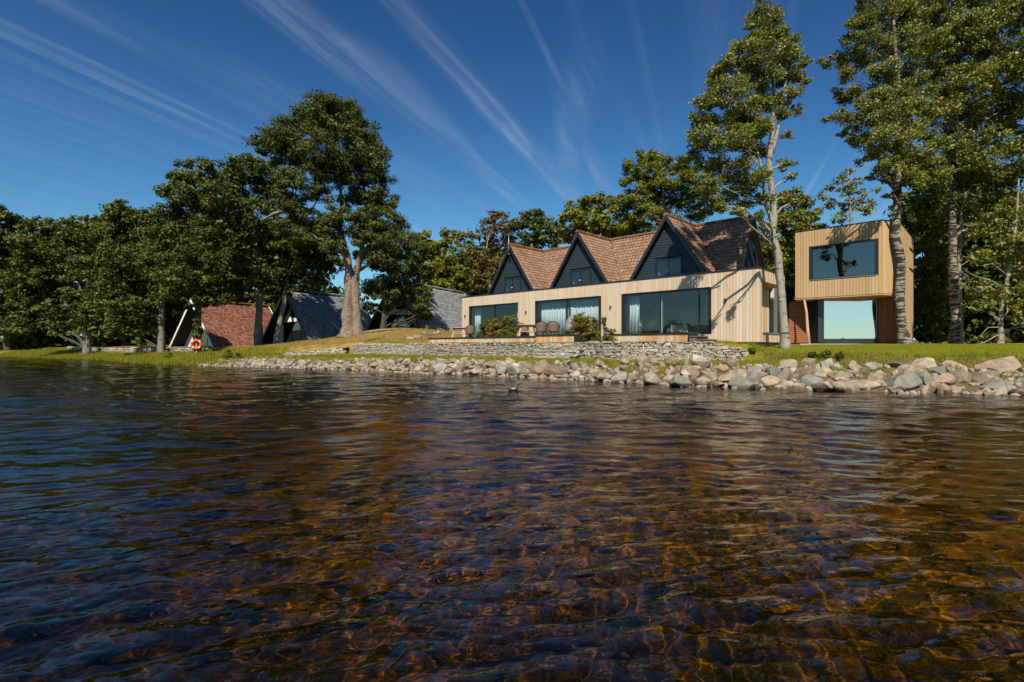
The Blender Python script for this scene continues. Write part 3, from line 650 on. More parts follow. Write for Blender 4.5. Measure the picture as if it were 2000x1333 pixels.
def tiled(root, O, U, Vv, poly, mat, tw=0.24, th=0.25, wave=0.034, lip=0.032, name='roof_slope', seed=1, thick=0.05, slab=True, offset=0.0, ends='tile'):
    """a roof slope: O eave origin, U along, V up the slope, poly in (u,v); every tile modelled"""
    O = Vector(O); U = Vector(U).normalized(); W = Vector(Vv).normalized(); Nn = U.cross(W).normalized()
    if Nn.z < 0: Nn = -Nn
    rg_ = random.Random(seed); sl = MB()
    pts = [O+U*a_+W*b_ for a_, b_ in poly]; n = len(pts)
    sl.add([tuple(p-Nn*0.02) for p in pts]+[tuple(p-Nn*(0.02+thick)) for p in pts], [tuple(range(n)), tuple(range(2*n-1, n-1, -1))]+[(i, i+n, (i+1)%n+n, (i+1)%n) for i in range(n)])
    s_obj = part(name, sl, M['backing'], root)
    def inside(a_, b_):
        c_ = False
        for i in range(len(poly)):
            (x1, y1), (x2, y2) = poly[i], poly[i-1]
            if (y1 > b_) != (y2 > b_) and a_ < (x2-x1)*(b_-y1)/(y2-y1)+x1: c_ = not c_
        return c_
    us = [p[0] for p in poly]; vs_ = [p[1] for p in poly]; mb = MB(); v = min(vs_); row = 0
    while v < max(vs_)-0.02:
        u0 = min(us) - (tw*offset if row % 2 else 0)
        while u0 < max(us):
            if inside(min(max(u0+tw/2, min(us)+0.01), max(us)-0.01), v+th*0.5):
                t = rg_.random(); jl = rg_.uniform(-0.006, 0.006); a_ = max(u0, min(us)); b_ = min(u0+tw, max(us))
                if wave > 0: prof = [(a_, 0.0), (a_+(b_-a_)*0.30, wave), (a_+(b_-a_)*0.62, wave*0.9), (b_, 0.004)]
                else: prof = [(a_+0.006, 0.0), (b_-0.006, 0.0)]
                v1 = v+th*1.02; lo = [tuple(O+U*x+W*(v+jl)+Nn*(h+lip+jl)) for x, h in prof]; hi = [tuple(O+U*x+W*v1+Nn*(h*0.9+0.002)) for x, h in prof]; bt = [tuple(O+U*x+W*(v+jl)+Nn*(-0.015)) for x, h in prof]
                m_ = len(prof); fs = []
                for i in range(m_-1): fs += [(i, i+1, m_+i+1, m_+i), (2*m_+i, 2*m_+i+1, i+1, i)]
                mb.add(lo+hi+bt, fs, t)
            u0 += tw
        v += th; row += 1
    o = part('roof_tiles', mb, mat, s_obj); o['kind'] = 'stuff'; return s_obj
# slopes.  local frame: gable front overhang y = GD_+0.35, cross ridge y=-4.5
YF, YR = GD_+0.33, -4.5
HS = math.hypot(1, SL)
zl = 4.40; hwid = (APEX-zl)/SL
for gi, s_ in enumerate(GS):
    # right slope (towards smaller s): U = +y (towards lake reversed) ; O at low edge back
    L_ = YF-YR
    lenv = hwid*HS
    # right slope: low edge at s_-hwid ; V direction = (+1,0,SL)
    gap = 2.91
    def vv(q): return (hwid-q)*HS          # slope coordinate at horizontal distance q from ridge
    # valley: from (q=0,y=YR) to (q=gap,y=YR+gap); beyond that the gable front part
    qv = min(hwid, gap)
    if gi > 0 or True:
        poly = [(YF-YR, vv(qv)), (YF-YR, vv(0)), (0, vv(0)), (min(qv, YF-YR), vv(qv))]
        tiled(house, (s_-hwid, YR, zl), (0,1,0), (1/HS,0,SL/HS), [(min(a_, YF-YR), b_) for a_, b_ in poly], M['tile_brown'], seed=10+gi)
    if gi == 2: poly = [(YF+9.0, 0), (YF+9.0, vv(0)), (0, vv(0)), (0, 0)]; tiled(house, (s_+hwid, -9.0, zl), (0,1,0), (-1/HS,0,SL/HS), poly, M['tile_brown'], seed=20+gi, tw=0.3, th=0.33)
    else:
        poly = [(YF-YR, vv(qv)), (YF-YR, vv(0)), (0, vv(0)), (min(qv, YF-YR), vv(qv))]
        tiled(house, (s_+hwid, YR, zl), (0,1,0), (-1/HS,0,SL/HS), poly, M['tile_brown'], seed=20+gi)
# front slopes of the cross ridge: between gables (triangles) and right end beyond gable 3
SR = 1.70
for ci, (a_, b_) in enumerate(((GS[0], GS[1]), (GS[1], GS[2]))):
    g = (b_-a_)/2; tiled(house, (a_, YR+g, APEX-SL*g), (1,0,0), (0,-1/HS,SL/HS), [(0, g*HS), (g, 0), (b_-a_, g*HS)], M['tile_brown'], seed=31+ci)
g = GS[0]-SR
lowq = (APEX-4.5)/SL
tiled(house, (SR, YR+lowq, 4.5), (1,0,0), (0,-1/HS,SL/HS), [(0, 0), (max(0, GS[0]-lowq-SR), 0), (g, lowq*HS), (0, lowq*HS)], M['tile_brown'], seed=41)
# back slope + ridge tiles
mb = MB(); mb.add([(SR, YR, APEX-0.01), (LEN-2.3, YR, APEX-0.01), (LEN-2.3, YR-4.4, APEX-4.4*SL), (SR, YR-4.4, APEX-4.4*SL), (SR, YR, APEX-0.1), (LEN-2.3, YR, APEX-0.1), (LEN-2.3, YR-4.4, APEX-4.4*SL-0.1), (SR, YR-4.4, APEX-4.4*SL-0.1)], [(0,1,2,3),(4,7,6,5),(0,4,5,1),(1,5,6,2),(2,6,7,3),(3,7,4,0)])
part('back_slope', mb, M['tile_brown'], house)
def ridge(root, a_, b_, mat=None, n=None, r_=0.11, name='ridge_tile'):
    a_ = Vector(a_); b_ = Vector(b_); L = (b_-a_).length; n = n or max(1, int(L/0.42)); d = (b_-a_)/L
    x = d.cross(Vector((0,0,1))).normalized(); up = x.cross(d).normalized()
    mb = MB()
    pr = [(math.cos(t)*r_*1.25, math.sin(t)*r_-0.03) for t in np.linspace(-0.35, math.pi+0.35, 7)]
    for i in range(n):
        p = a_+d*(L*i/n); q = a_+d*(L*(i+1)/n+0.02); k_ = 1.0+0.06*(i % 2)
        vs_ = [tuple(p+x*u*1.08+up*(w*1.08+0.01)) for u, w in pr]+[tuple(q+x*u+up*w) for u, w in pr]; m_ = len(pr)
        mb.add(vs_, [(j, j+1, m_+j+1, m_+j) for j in range(m_-1)]+[tuple(range(m_-1, -1, -1))], rnd.random())
    return part(name, mb, mat or M['ridge_tile'], root, label=None)
for s_ in GS: ridge(house, (s_, YF+0.02, APEX+0.03), (s_, YR, APEX+0.03))
ridge(house, (SR-0.02, YR, APEX+0.035), (GS[2], YR, APEX+0.035))
# valley gutters (pale lead)
for a_, b_ in ((GS[0], GS[1]), (GS[1], GS[2])):
    g = (b_-a_)/2; m_ = MB()
    for sg, c_ in ((-1, b_), (1, a_)):
        m_.bar((c_, YR, APEX+0.02), (c_+sg*g, YR+g, APEX-SL*g+0.03), 0.10, 0.02)
    part('valley_gutter', m_, M['grey_trim'], house)
# right-hand gable end of the cross roof, boards facing right
ge = bpy.data.objects.new('end_gable', None); COL.objects.link(ge); ge.parent = house
z = 4.5
mb = MB(); hw = (APEX-0.15-4.4)/SL; mb.prism([(YR-hw, 4.4), (YR+hw, 4.4), (YR, APEX-0.15)], SR+0.27, SR+0.36, lambda a_, b_, d_: (d_, a_, b_)); part('gable_core', mb, M['backing'], ge)
while z < APEX-0.3:
    zt = z+0.135; h0 = (APEX-0.15-z)/SL; h1 = max(0.01, (APEX-0.15-zt)/SL); m_ = MB(); x0, x1 = SR+0.235, SR+0.262
    m_.add([(SR+0.27, YR-h0, z), (SR+0.27, YR+h0, z), (SR+0.27, YR+h1, zt), (SR+0.27, YR-h1, zt), (x0, YR-h0, z), (x0, YR+h0, z), (x1, YR+h1, zt), (x1, YR-h1, zt)], [(0,1,2,3),(4,7,6,5),(0,4,5,1),(3,2,6,7),(0,3,7,4),(1,5,6,2)])
    part('weatherboard', m_, M['navy'], ge); z = zt
for sgn in (-1, 1):
    m_ = MB(); hw = (APEX-4.5)/SL
    m_.add([(SR, YR+sgn*hw, 4.24), (SR, YR+sgn*hw, 4.48), (SR, YR, APEX-0.02), (SR, YR, APEX-0.28), (SR-0.04, YR+sgn*hw, 4.24), (SR-0.04, YR+sgn*hw, 4.48), (SR-0.04, YR, APEX-0.02), (SR-0.04, YR, APEX-0.28)], [(0,1,2,3),(4,7,6,5),(0,4,5,1),(1,5,6,2),(2,6,7,3),(3,7,4,0)])
    part('bargeboard', m_, M['dark_frame'], ge)

def HW(s_, out, z): # house-local -> world
    return house.matrix_basis @ Vector((s_, out, z))
house.location = C0
_hm = Matrix.Translation(C0) @ Matrix.Rotation(HROT, 4, 'Z')
def HW(s_, out, z): return _hm @ Vector((s_, out, z))
# aerial on the left gable
mb = MB(); a0 = Vector((GS[2]+0.02, YF+0.06, APEX-0.75)); mb.tube([a0, a0+Vector((0,0,1.45))], 0.028, 8)
ant = empty('television_aerial', HW(*a0), 'grey television aerial pole fixed to the tip of the left gable', 'aerial', HROT)
mb = MB(); mb.tube([(0,0,0), (0,0,1.45)], 0.028, 8); part('pole', mb, M['metal_pole'], ant, True)
mb = MB(); mb.tube([(0.45,-0.1,1.50),(-1.5,-0.1,1.36)], 0.014, 6)
for i in range(11): x = 0.42-i*0.18; l_ = 0.26-0.012*i; z_ = 1.50-(0.45-x)*0.072; mb.tube([(x,-0.1-l_,z_),(x,-0.1+l_,z_)], 0.007, 5)
part('yagi_boom', mb, M['metal_pole'], ant)
mb = MB(); mb.box(-0.05,0.05,-0.14,0.02,0.05,0.13); mb.box(-0.05,0.05,-0.14,0.02,0.45,0.53); part('bracket', mb, M['metal_pole'], ant)

# wall lamps
for i, (s_, lab) in enumerate(((0.97+0.55, 'small black wall lamp right of the right-hand window'), (7.9, 'small black wall lamp between middle and right-hand windows'), (14.3, 'small black wall lamp between left and middle windows'), (20.28, 'small black wall lamp at the left end of the facade'))):
    l_ = empty('wall_lamp', HW(s_, 0.03, 3.42), lab, 'lamp', HROT, 'black lamps on the timber facade')
    mb = MB(); mb.box(-0.04,0.04,0.0,0.02,-0.05,0.05); part('back_plate', mb, M['dark_frame'], l_)
    mb = MB(); mb.lathe([(0,-0.07),(0.042,-0.07),(0.042,0.07),(0,0.07)], 12, (0,0.06,0)); part('lamp_shade', mb, M['dark_frame'], l_, False)

# ------------------------------------------------------------------ decks and steps in front of the house
dk = empty('terrace_deck', HW(15.5, 0, 1.3), 'low dark-edged timber deck in front of the left window', 'deck', HROT)
def deck(root, x0, x1, y0, y1, zt, zb, fascia='larch_new', edge=True, cl=True):
    n = int((y1-y0)/0.145)
    for i in range(n):
        yy_ = y1-(i+1)*0.145
        o = link('deck_board', deck_unit, root, (x0, yy_, zt-0.028), 0, (x1-x0, 0.139, 0.028))
    if cl: clad(root, (x0, y1-0.03), (x1, y1-0.03), zb, zt-0.06, fascia, w=0.14, mats=['larch_new', 'larch_new', 'larch'], name='fascia_board')
    mb = MB(); mb.box(x0-0.03, x1+0.03, y1-0.05, y1+0.05, zt-0.055, zt+0.004); part('deck_edge', mb, M['dark_frame'], root)
    mb = MB(); mb.box(x0+0.02, x1-0.02, y0, y1-0.06, zb-0.3, zt-0.035); part('deck_frame', mb, M['backing'], root)
_du = MB(); _du.box(0,1,0,1,0,1); deck_unit = _du.mesh('deck_board', M['deck_wood'])
deck(dk, -4.25, 5.9, 0.06, 2.5, 0.50, 0.16)
d2 = empty('timber_platform', HW(11.4, 0, 1.3), 'pale timber plinth platform below the middle window', 'deck', HROT)
deck(d2, -2.9, -0.20, 0.06, 2.7, 0.56, 0.12)
d3 = empty('window_platform', HW(5.0, 0, 1.3), 'raised orange-boarded platform below the right-hand window', 'deck', HROT)
deck(d3, -2.2, 2.2, 0.06, 1.35, 0.56, 0.10)
for i, (z_, x0, x1) in enumerate(((0.40, -2.65, -2.26), (0.24, -3.10, -2.67))):
    mb = MB(); mb.box(x0-0.02, x1, 0.06, 1.30, z_-0.05, z_); mb.box(x0+0.05, x1, 0.06, 1.26, -0.1, z_-0.053); part('step', mb, M['deck_wood'], d3)

# ------------------------------------------------------------------ annex: timber box raised over a glazed ground floor
A0 = Vector((15.1, 27.3, 0.0))
ax = empty('timber_annex', A0, 'golden timber clad box on a recessed glazed ground floor beside the right-hand trees', 'building')
def rel(x, y): return (x-A0.x, y-A0.y)
P0, P1, P2, P3, P4, P5 = rel(15.1,27.3), rel(17.8,24.65), rel(18.95,25.05), rel(22.7,29.0), rel(21.2,32.0), rel(17.0,30.5)
UB, UT = 3.75, 7.26
def mixp(a_, b_, t): return (a_[0]+(b_[0]-a_[0])*t, a_[1]+(b_[1]-a_[1])*t)
def plen(a_, b_): return math.hypot(b_[0]-a_[0], b_[1]-a_[1])
L1 = plen(P0, P1)
# window in facet 1 : photo x 1582..1711
def facet_s(px, A, B, base):
    kx = (px-1000)/1000; ax_, ay_ = A[0]+base.x, A[1]+base.y; L = plen(A, B); dx, dy = (B[0]-A[0])/L, (B[1]-A[1])/L
    return (kx*ay_-ax_)/(dx-kx*dy)
ws0, ws1 = facet_s(1583, P0, P1, A0), facet_s(1711, P0, P1, A0); wz0, wz1 = 4.66, 6.42
# face: boards must face the camera: left-hand normal of A->B. for P1->P0 the left is ... choose order so that normal points to -y
def face_clad(A, B, z0, z1, mn, holes=(), **kw):
    d = Vector((B[0]-A[0], B[1]-A[1])); nl = Vector((-d.y, d.x)); mid = Vector(((A[0]+B[0])/2-rel(19,28.5)[0], (A[1]+B[1])/2-rel(19,28.5)[1]))
    if nl.dot(mid) < 0:
        L = d.length; A, B = B, A; holes = [(L-h[1], L-h[0], h[2], h[3]) for h in holes]
    return clad(ax, A, B, z0, z1, mn, holes=holes, **kw)
face_clad(P0, P1, UB, UT-0.02, 'larch_annex', [(ws0, ws1, wz0, wz1)], w=0.12)
face_clad(P1, P2, UB, UT-0.02, 'larch_annex', w=0.12)
zt3 = lambda s: UT-0.02
face_clad(P2, P3, 1.36, UT-0.02, 'larch_annex', [(plen(P2,P3)*0.60, plen(P2,P3)+1, 5.4, 5.44), (plen(P2,P3)*0.60, plen(P2,P3)+1, 6.5, 6.54)], w=0.12)
face_clad(P3, P4, 1.36, UT-0.02, 'larch_annex', w=0.14)
# core volume (walls), with window opening in facet 1
poly = [P0, P1, P2, P3, P4, P5]; inn = []
def inset(p, t=0.03):
    c_ = rel(19.0, 28.6); v_ = Vector((p[0]-c_[0], p[1]-c_[1])); return (c_[0]+v_.x*(1-t/ v_.length), c_[1]+v_.y*(1-t/v_.length))
def wallseg(A, B, z0, z1, t=0.14):
    d = Vector((B[0]-A[0], B[1]-A[1])).normalized(); nn = Vector((d.y, -d.x)); c_ = Vector(rel(19.0, 28.6)); mid = Vector(((A[0]+B[0])/2, (A[1]+B[1])/2))
    if nn.dot(c_-mid) < 0: nn = -nn
    q = [(A[0]+nn.x*0.004, A[1]+nn.y*0.004), (B[0]+nn.x*0.004, B[1]+nn.y*0.004), (B[0]+nn.x*t, B[1]+nn.y*t), (A[0]+nn.x*t, A[1]+nn.y*t)]
    return [(x, y, z0) for x, y in q]+[(x, y, z1) for x, y in q]
BF = [(0,3,2,1),(4,5,6,7),(0,1,5,4),(1,2,6,5),(2,3,7,6),(3,0,4,7)]
mb = MB()
wa_, wb_ = mixp(P0, P1, ws0/L1), mixp(P0, P1, ws1/L1)
for A, B, z0, z1 in ((P0, wa_, UB, UT), (wb_, P1, UB, UT), (wa_, wb_, UB, wz0), (wa_, wb_, wz1, UT), (P1, P2, UB, UT), (P2, P3, 1.3, UT), (P3, P4, 1.3, UT), (P4, P5, 1.3, UT), (P5, P0, UB, UT)):
    mb.add(wallseg(A, B, z0, z1-0.03), BF)
part('outer_wall', mb, M['backing'], ax)
mb = MB(); mb.prism([inset(p, -0.03) for p in poly], UT-0.02, UT+0.045, lambda a_, b_, d_: (a_, b_, d_)); part('roof_cap', mb, M['dark_frame'], ax)
mb = MB(); mb.prism([inset(p, 0.0) for p in poly], UB-0.07, UB-0.004, lambda a_, b_, d_: (a_, b_, d_)); part('soffit', mb, M['larch_annex'], ax)
mb = MB(); mb.prism([inset(p, 0.25) for p in poly], 3.9, 3.95, lambda a_, b_, d_: (a_, b_, d_)); part('upper_floor', mb, M['plaster'], ax)
# big upper window with deep frame
dv = Vector((P1[0]-P0[0], P1[1]-P0[1])).normalized(); ang1 = math.atan2(dv.y, dv.x)
wfr = bpy.data.objects.new('picture_window', None); COL.objects.link(wfr); wfr.parent = ax; wfr.location = (wa_[0], wa_[1], 0); wfr.rotation_euler = (0, 0, ang1)
ww = ws1-ws0; m_ = MB()
for b_ in ((0, ww, wz1-0.06, wz1), (0, ww, wz0, wz0+0.06), (0, 0.06, wz0+0.06, wz1-0.06), (ww-0.06, ww, wz0+0.06, wz1-0.06)): m_.box(b_[0], b_[1], -0.03, 0.16, b_[2], b_[3])
part('frame', m_, M['dark_frame'], wfr); m_ = MB(); m_.box(0.06, ww-0.06, 0.10, 0.108, wz0+0.06, wz1-0.06); part('pane', m_, M['glass_dark'], wfr)
m_ = MB(); m_.box(-0.03, ww+0.03, -0.06, 0.09, wz0-0.015, wz0+0.02); part('sill', m_, M['grey_trim'], wfr)
# ground floor: mirror glazing facing the lake, dark jambs, side walls
gd = Vector((0.94, -0.342)); gc = Vector((17.5, 26.75)); gzt, gzb = 3.68, 1.60
def on_px(px): kx = (px-1000)/1000; t = (kx*gc.y-gc.x)/(gd.x-kx*gd.y); return gc+gd*t
ga, gb = on_px(1609), on_px(1712); a_, b_ = rel(*ga), rel(*gb); gl_ = (gb-ga).length
gf = bpy.data.objects.new('ground_floor_window', None); COL.objects.link(gf); gf.parent = ax; gf.location = (a_[0], a_[1], 0); gf.rotation_euler = (0, 0, math.atan2(gd.y, gd.x))
m_ = MB(); m_.box(-0.28, 0, -0.06, 0.1, 1.40, 3.74); m_.box(0, gl_, -0.06, 0.1, 1.36, gzb); m_.box(gl_, gl_+0.06, -0.06, 0.1, 1.4, 3.74); m_.box(0, gl_, -0.06, 0.1, gzt, 3.74)
part('frame', m_, M['dark_frame'], gf); m_ = MB(); m_.box(0, gl_, 0.0, 0.01, gzb, gzt); part('pane', m_, M['glass_mirror'], gf)
m_ = MB(); m_.box(-0.26, gl_, 0.9, 1.0, 1.3, 3.7); part('blind', m_, M['grey_render'], gf)
rw0 = rel(0.5405*28.2, 28.2); rw1 = (a_[0]-0.25, 28.2-A0.y)
clad_h(ax, (rw1[0], rw1[1]-0.03), (rw0[0], rw0[1]-0.03), 1.40, 3.68, 'red_wood', h=0.085, gap=0.02)
m_ = MB(); m_.box(rw0[0]-0.02, rw1[0], rw0[1], rw0[1]+0.15, 1.30, 3.68); m_.box(a_[0]-0.26, a_[0]-0.10, a_[1]+0.1, rw1[1]+0.02, 1.3, 3.68); part('log_store_wall', m_, M['backing'], ax)
rr0 = (b_[0]+0.06, b_[1]-0.02); rr1 = rel(18.95+0.35, 25.05+0.45)
clad(ax, rr0 if False else rr1, rr0, 1.38, 3.68, 'red_wood', w=0.13, name='plank')
m_ = MB(); m_.add([(rr0[0], rr0[1]+0.03, 1.3), (rr1[0], rr1[1]+0.03, 1.3), (rr1[0], rr1[1]+0.2, 1.3), (rr0[0], rr0[1]+0.2, 1.3), (rr0[0], rr0[1]+0.03, 3.68), (rr1[0], rr1[1]+0.03, 3.68), (rr1[0], rr1[1]+0.2, 3.68), (rr0[0], rr0[1]+0.2, 3.68)], BF); part('ground_floor_wall', m_, M['backing'], ax)
# projecting corner window on the right
q0 = mixp(P2, P3, 0.80); m_ = MB(); dw = Vector((P3[0]-P2[0], P3[1]-P2[1])).normalized(); ow = Vector((dw.y, -dw.x))
def q3(s, o): return (P3[0]+dw.x*s+ow.x*o, P3[1]+dw.y*s+ow.y*o)
cw = bpy.data.objects.new('corner_window', None); COL.objects.link(cw); cw.parent = ax
for z0, z1 in ((5.40, 5.47), (6.50, 6.57)):
    m_ = MB(); q = [q3(-1.7, 0.0), q3(-1.7, 0.06), q3(0.25, 0.06), q3(0.25, -1.0), q3(0.02, -1.0), q3(0.02, 0.0)]
    m_.prism(q, z0, z1, lambda a, b, d: (a, b, d)); part('frame', m_, M['dark_frame'], cw)
m_ = MB(); q = [q3(-0.02, 0.03), q3(0.24, 0.03), q3(0.24, -0.9), q3(-0.02, -0.9)]; m_.prism(q, 5.47, 6.50, lambda a, b, d: (a, b, d)); part('pane', m_, M['glass_dark'], cw)
# stone slab in front, leaning pole
mb = MB(); q = hit(1572, 669.5, 20, 40)
mb.box(14.2, 17.6, 25.2, 27.6, gz(15.5, 26.2)-0.2, gz(15.5, 25.8)+0.05); o = link('paving_slab', mb.mesh('paving_slab', M['concrete'])); tag(o, 'pale concrete slab at the foot of the timber annex', 'slab')
mb = MB(); pa = P(1581, 668, 26.6); pb = P(1571, 586.5, 27.0); mb.tube([pa-Vector((0,0,.15)), pa.lerp(pb, .3)+Vector((-.03,0,0)), pa.lerp(pb, .7)+Vector((.03,0,0)), pb], [0.085, 0.075, 0.065, 0.05], 8, 0.2, 3)
o = link('timber_pole', mb.mesh('timber_pole', M['table_wood'], True)); tag(o, 'leaning peeled timber pole propping the annex overhang', 'pole')

# ------------------------------------------------------------------ three A-frame cabins
RAZ = R(26.6); rdv = Vector((math.sin(RAZ), math.cos(RAZ), 0)); CROT = math.atan2(rdv.y, rdv.x) - math.pi/2   # local +y = ridge going back
def cabin(px, Y, zb, H, W, L, roofm, boardm, label, frontm, tw, th, wv, front='dark'):
    x = (px-1000)/1000*Y; r_ = empty('a_frame_cabin', (x, Y, zb), label, 'cabin', CROT, 'A-frame cabins under the trees')
    hs = math.hypot(W/2, H)
    for sg in (-1, 1):
        tiled(r_, (sg*(W/2+0.12), -0.55, -0.25), (0,1,0), (-sg*(W/2)/hs, 0, H/hs), [(0,0),(L+0.9,0),(L+0.9,hs+0.1),(0,hs+0.1)], roofm, tw, th, wv, 0.03, seed=int(px)+sg, thick=0.12, offset=0.5)
        for yy_ in (-0.60, L+0.36):
            m_ = MB(); m_.bar((sg*(W/2+0.16), yy_, -0.3), (sg*0.02, yy_, H+0.02), 0.08, 0.30, (0,1,0)); 
            m_ = MB(); hw_ = W/2+0.16
            m_.add([(sg*hw_, yy_-0.04, -0.25), (sg*(hw_-0.20), yy_-0.04, -0.25), (0, yy_-0.04, H-0.36), (0, yy_-0.04, H+0.05), (sg*hw_, yy_+0.04, -0.25), (sg*(hw_-0.20), yy_+0.04, -0.25), (0, yy_+0.04, H-0.36), (0, yy_+0.04, H+0.05)], [(0,1,2,3),(4,7,6,5),(0,4,5,1),(1,5,6,2),(2,6,7,3),(3,7,4,0)])
            part('bargeboard', m_, boardm, r_)
    ridge(r_, (0, -0.6, H+0.06), (0, L+0.36, H+0.06), M['ridge_tile'] if roofm is M['tile_red'] else M['slate'], r_=0.1)
    # front wall: board panels above, glazing below, recessed
    fy = 0.9; m_ = MB(); mid = 2.2; hw_ = (H-0.15)*0; 
    def wat(z): return (W/2)*(H-0.2-z)/H
    m_.prism([(-wat(mid), mid), (wat(mid), mid), (0, H-0.25)], fy, fy+0.1, lambda a, b, d: (a, d, b)); part('gable_wall', m_, frontm, r_)
    for i in range(int(2*wat(mid)/0.2)):
        xx_ = -wat(mid)+0.02+i*0.2; zt = H-0.25-abs(xx_+0.09)*(H-0.25-mid)/wat(mid)
        if zt-mid > 0.1:
            if abs(xx_+0.09) < 0.8 and zt > mid+0.5:
                link('wall_board', unit(frontm.name if frontm.name in M else 'white_paint'), r_, (xx_+0.18, fy-0.002, mid), math.pi, (0.18, 0.02, 0.42)); continue
            link('wall_board', unit('white_paint') if frontm is M['white_paint'] else unit('grey_trim'), r_, (xx_+0.18, fy-0.002, mid), math.pi, (0.18, 0.02, zt-mid))
    g_ = framed(r_, -0.75, 0.75, mid+0.45, mid+1.55, fy+0.0, [0.0], 'upper_window', glass='glass_dark')
    m_ = MB(); m_.prism([(-wat(-0.3), -0.3), (-wat(mid)+0.1, -0.3), (-wat(mid)+0.1, mid), (-wat(mid), mid)], fy, fy+0.1, lambda a, b, d: (a, d, b)); m_.prism([(wat(mid)-0.1, -0.3), (wat(-0.3), -0.3), (wat(mid), mid), (wat(mid)-0.1, mid)], fy, fy+0.1, lambda a, b, d: (a, d, b)); part('lower_wall', m_, frontm, r_)
    framed(r_, -wat(mid)+0.12, wat(mid)-0.12, 0.0, mid-0.02, fy+0.02, [-0.6, 0.6], 'patio_door', glass='glass_dark')
    m_ = MB(); m_.prism([(-W/2+0.2, -0.5), (W/2-0.2, -0.5), (0, H-0.4)], fy+2.2, fy+2.3, lambda a, b, d: (a, d, b)); m_.prism([(-W/2+0.2, -0.5), (W/2-0.2, -0.5), (0, H-0.4)], L+0.1, L+0.2, lambda a, b, d: (a, d, b)); part('inner_wall', m_, M['grey_render'], r_)
    m_ = MB(); m_.box(-W/2-0.1, W/2+0.1, -0.4, L+0.2, -0.6, -0.02); part('base', m_, M['grey_render'], r_)
    return r_
cabin(383, 57, gz(-35.3, 57)+0.1, 5.15, 7.9, 8.9, M['tile_red'], M['white_paint'], 'A-frame cabin with red tiled roof and white bargeboards, behind the lifebuoy', M['white_paint'], 0.24, 0.27, 0.0)
cabin(565, 51, 1.50, 5.35, 7.2, 9.6, M['slate'], M['dark_frame'], 'grey slated A-frame cabin directly behind the big pine trunk', M['white_paint'], 0.30, 0.25, 0.0)
cabin(775, 47, 2.0, 5.2, 7.4, 12.0, M['slate'], M['dark_frame'], 'grey slated A-frame cabin between the pine and the timber house', M['white_paint'], 0.30, 0.25, 0.0)
# ------------------------------------------------------------------ dry stone retaining wall, stone by stone
def stone_variant(seed, bev=0.12, sub=1):
    rg_ = random.Random(seed); mb = MB(); n = 3; g = {}
    def vid(p):
        if p not in g:
            x, y, z = [q/(n-1)*2-1 for q in p]; l = (abs(x)**4+abs(y)**4+abs(z)**4)**0.25
            j = Vector((rg_.uniform(-1,1), rg_.uniform(-1,1), rg_.uniform(-1,1)))*0.085
            f = 1.0/ (l**0.7); g[p] = len(mb.v); mb.v.append(((x*f*0.5+j.x), (y*f*0.5+j.y), (z*f*0.5+j.z)))
        return g[p]
    r_ = range(n-1)
    for a in r_:
        for b in r_:
            for ax_, s_ in ((0,0),(0,n-1),(1,0),(1,n-1),(2,0),(2,n-1)):
                def pt(u, v):
                    q = [0,0,0]; q[ax_] = s_; o_ = [i for i in range(3) if i != ax_]; q[o_[0]] = u; q[o_[1]] = v; return tuple(q)
                f = [vid(pt(a,b)), vid(pt(a+1,b)), vid(pt(a+1,b+1)), vid(pt(a,b+1))]
                flip = (s_ == 0) != (ax_ == 1)
                mb.f.append(tuple(f[::-1]) if flip else tuple(f)); mb.t.append(0.5)
    return mb.mesh('stone', M['wall_stone'])
SV = [stone_variant(100+i) for i in range(12)]
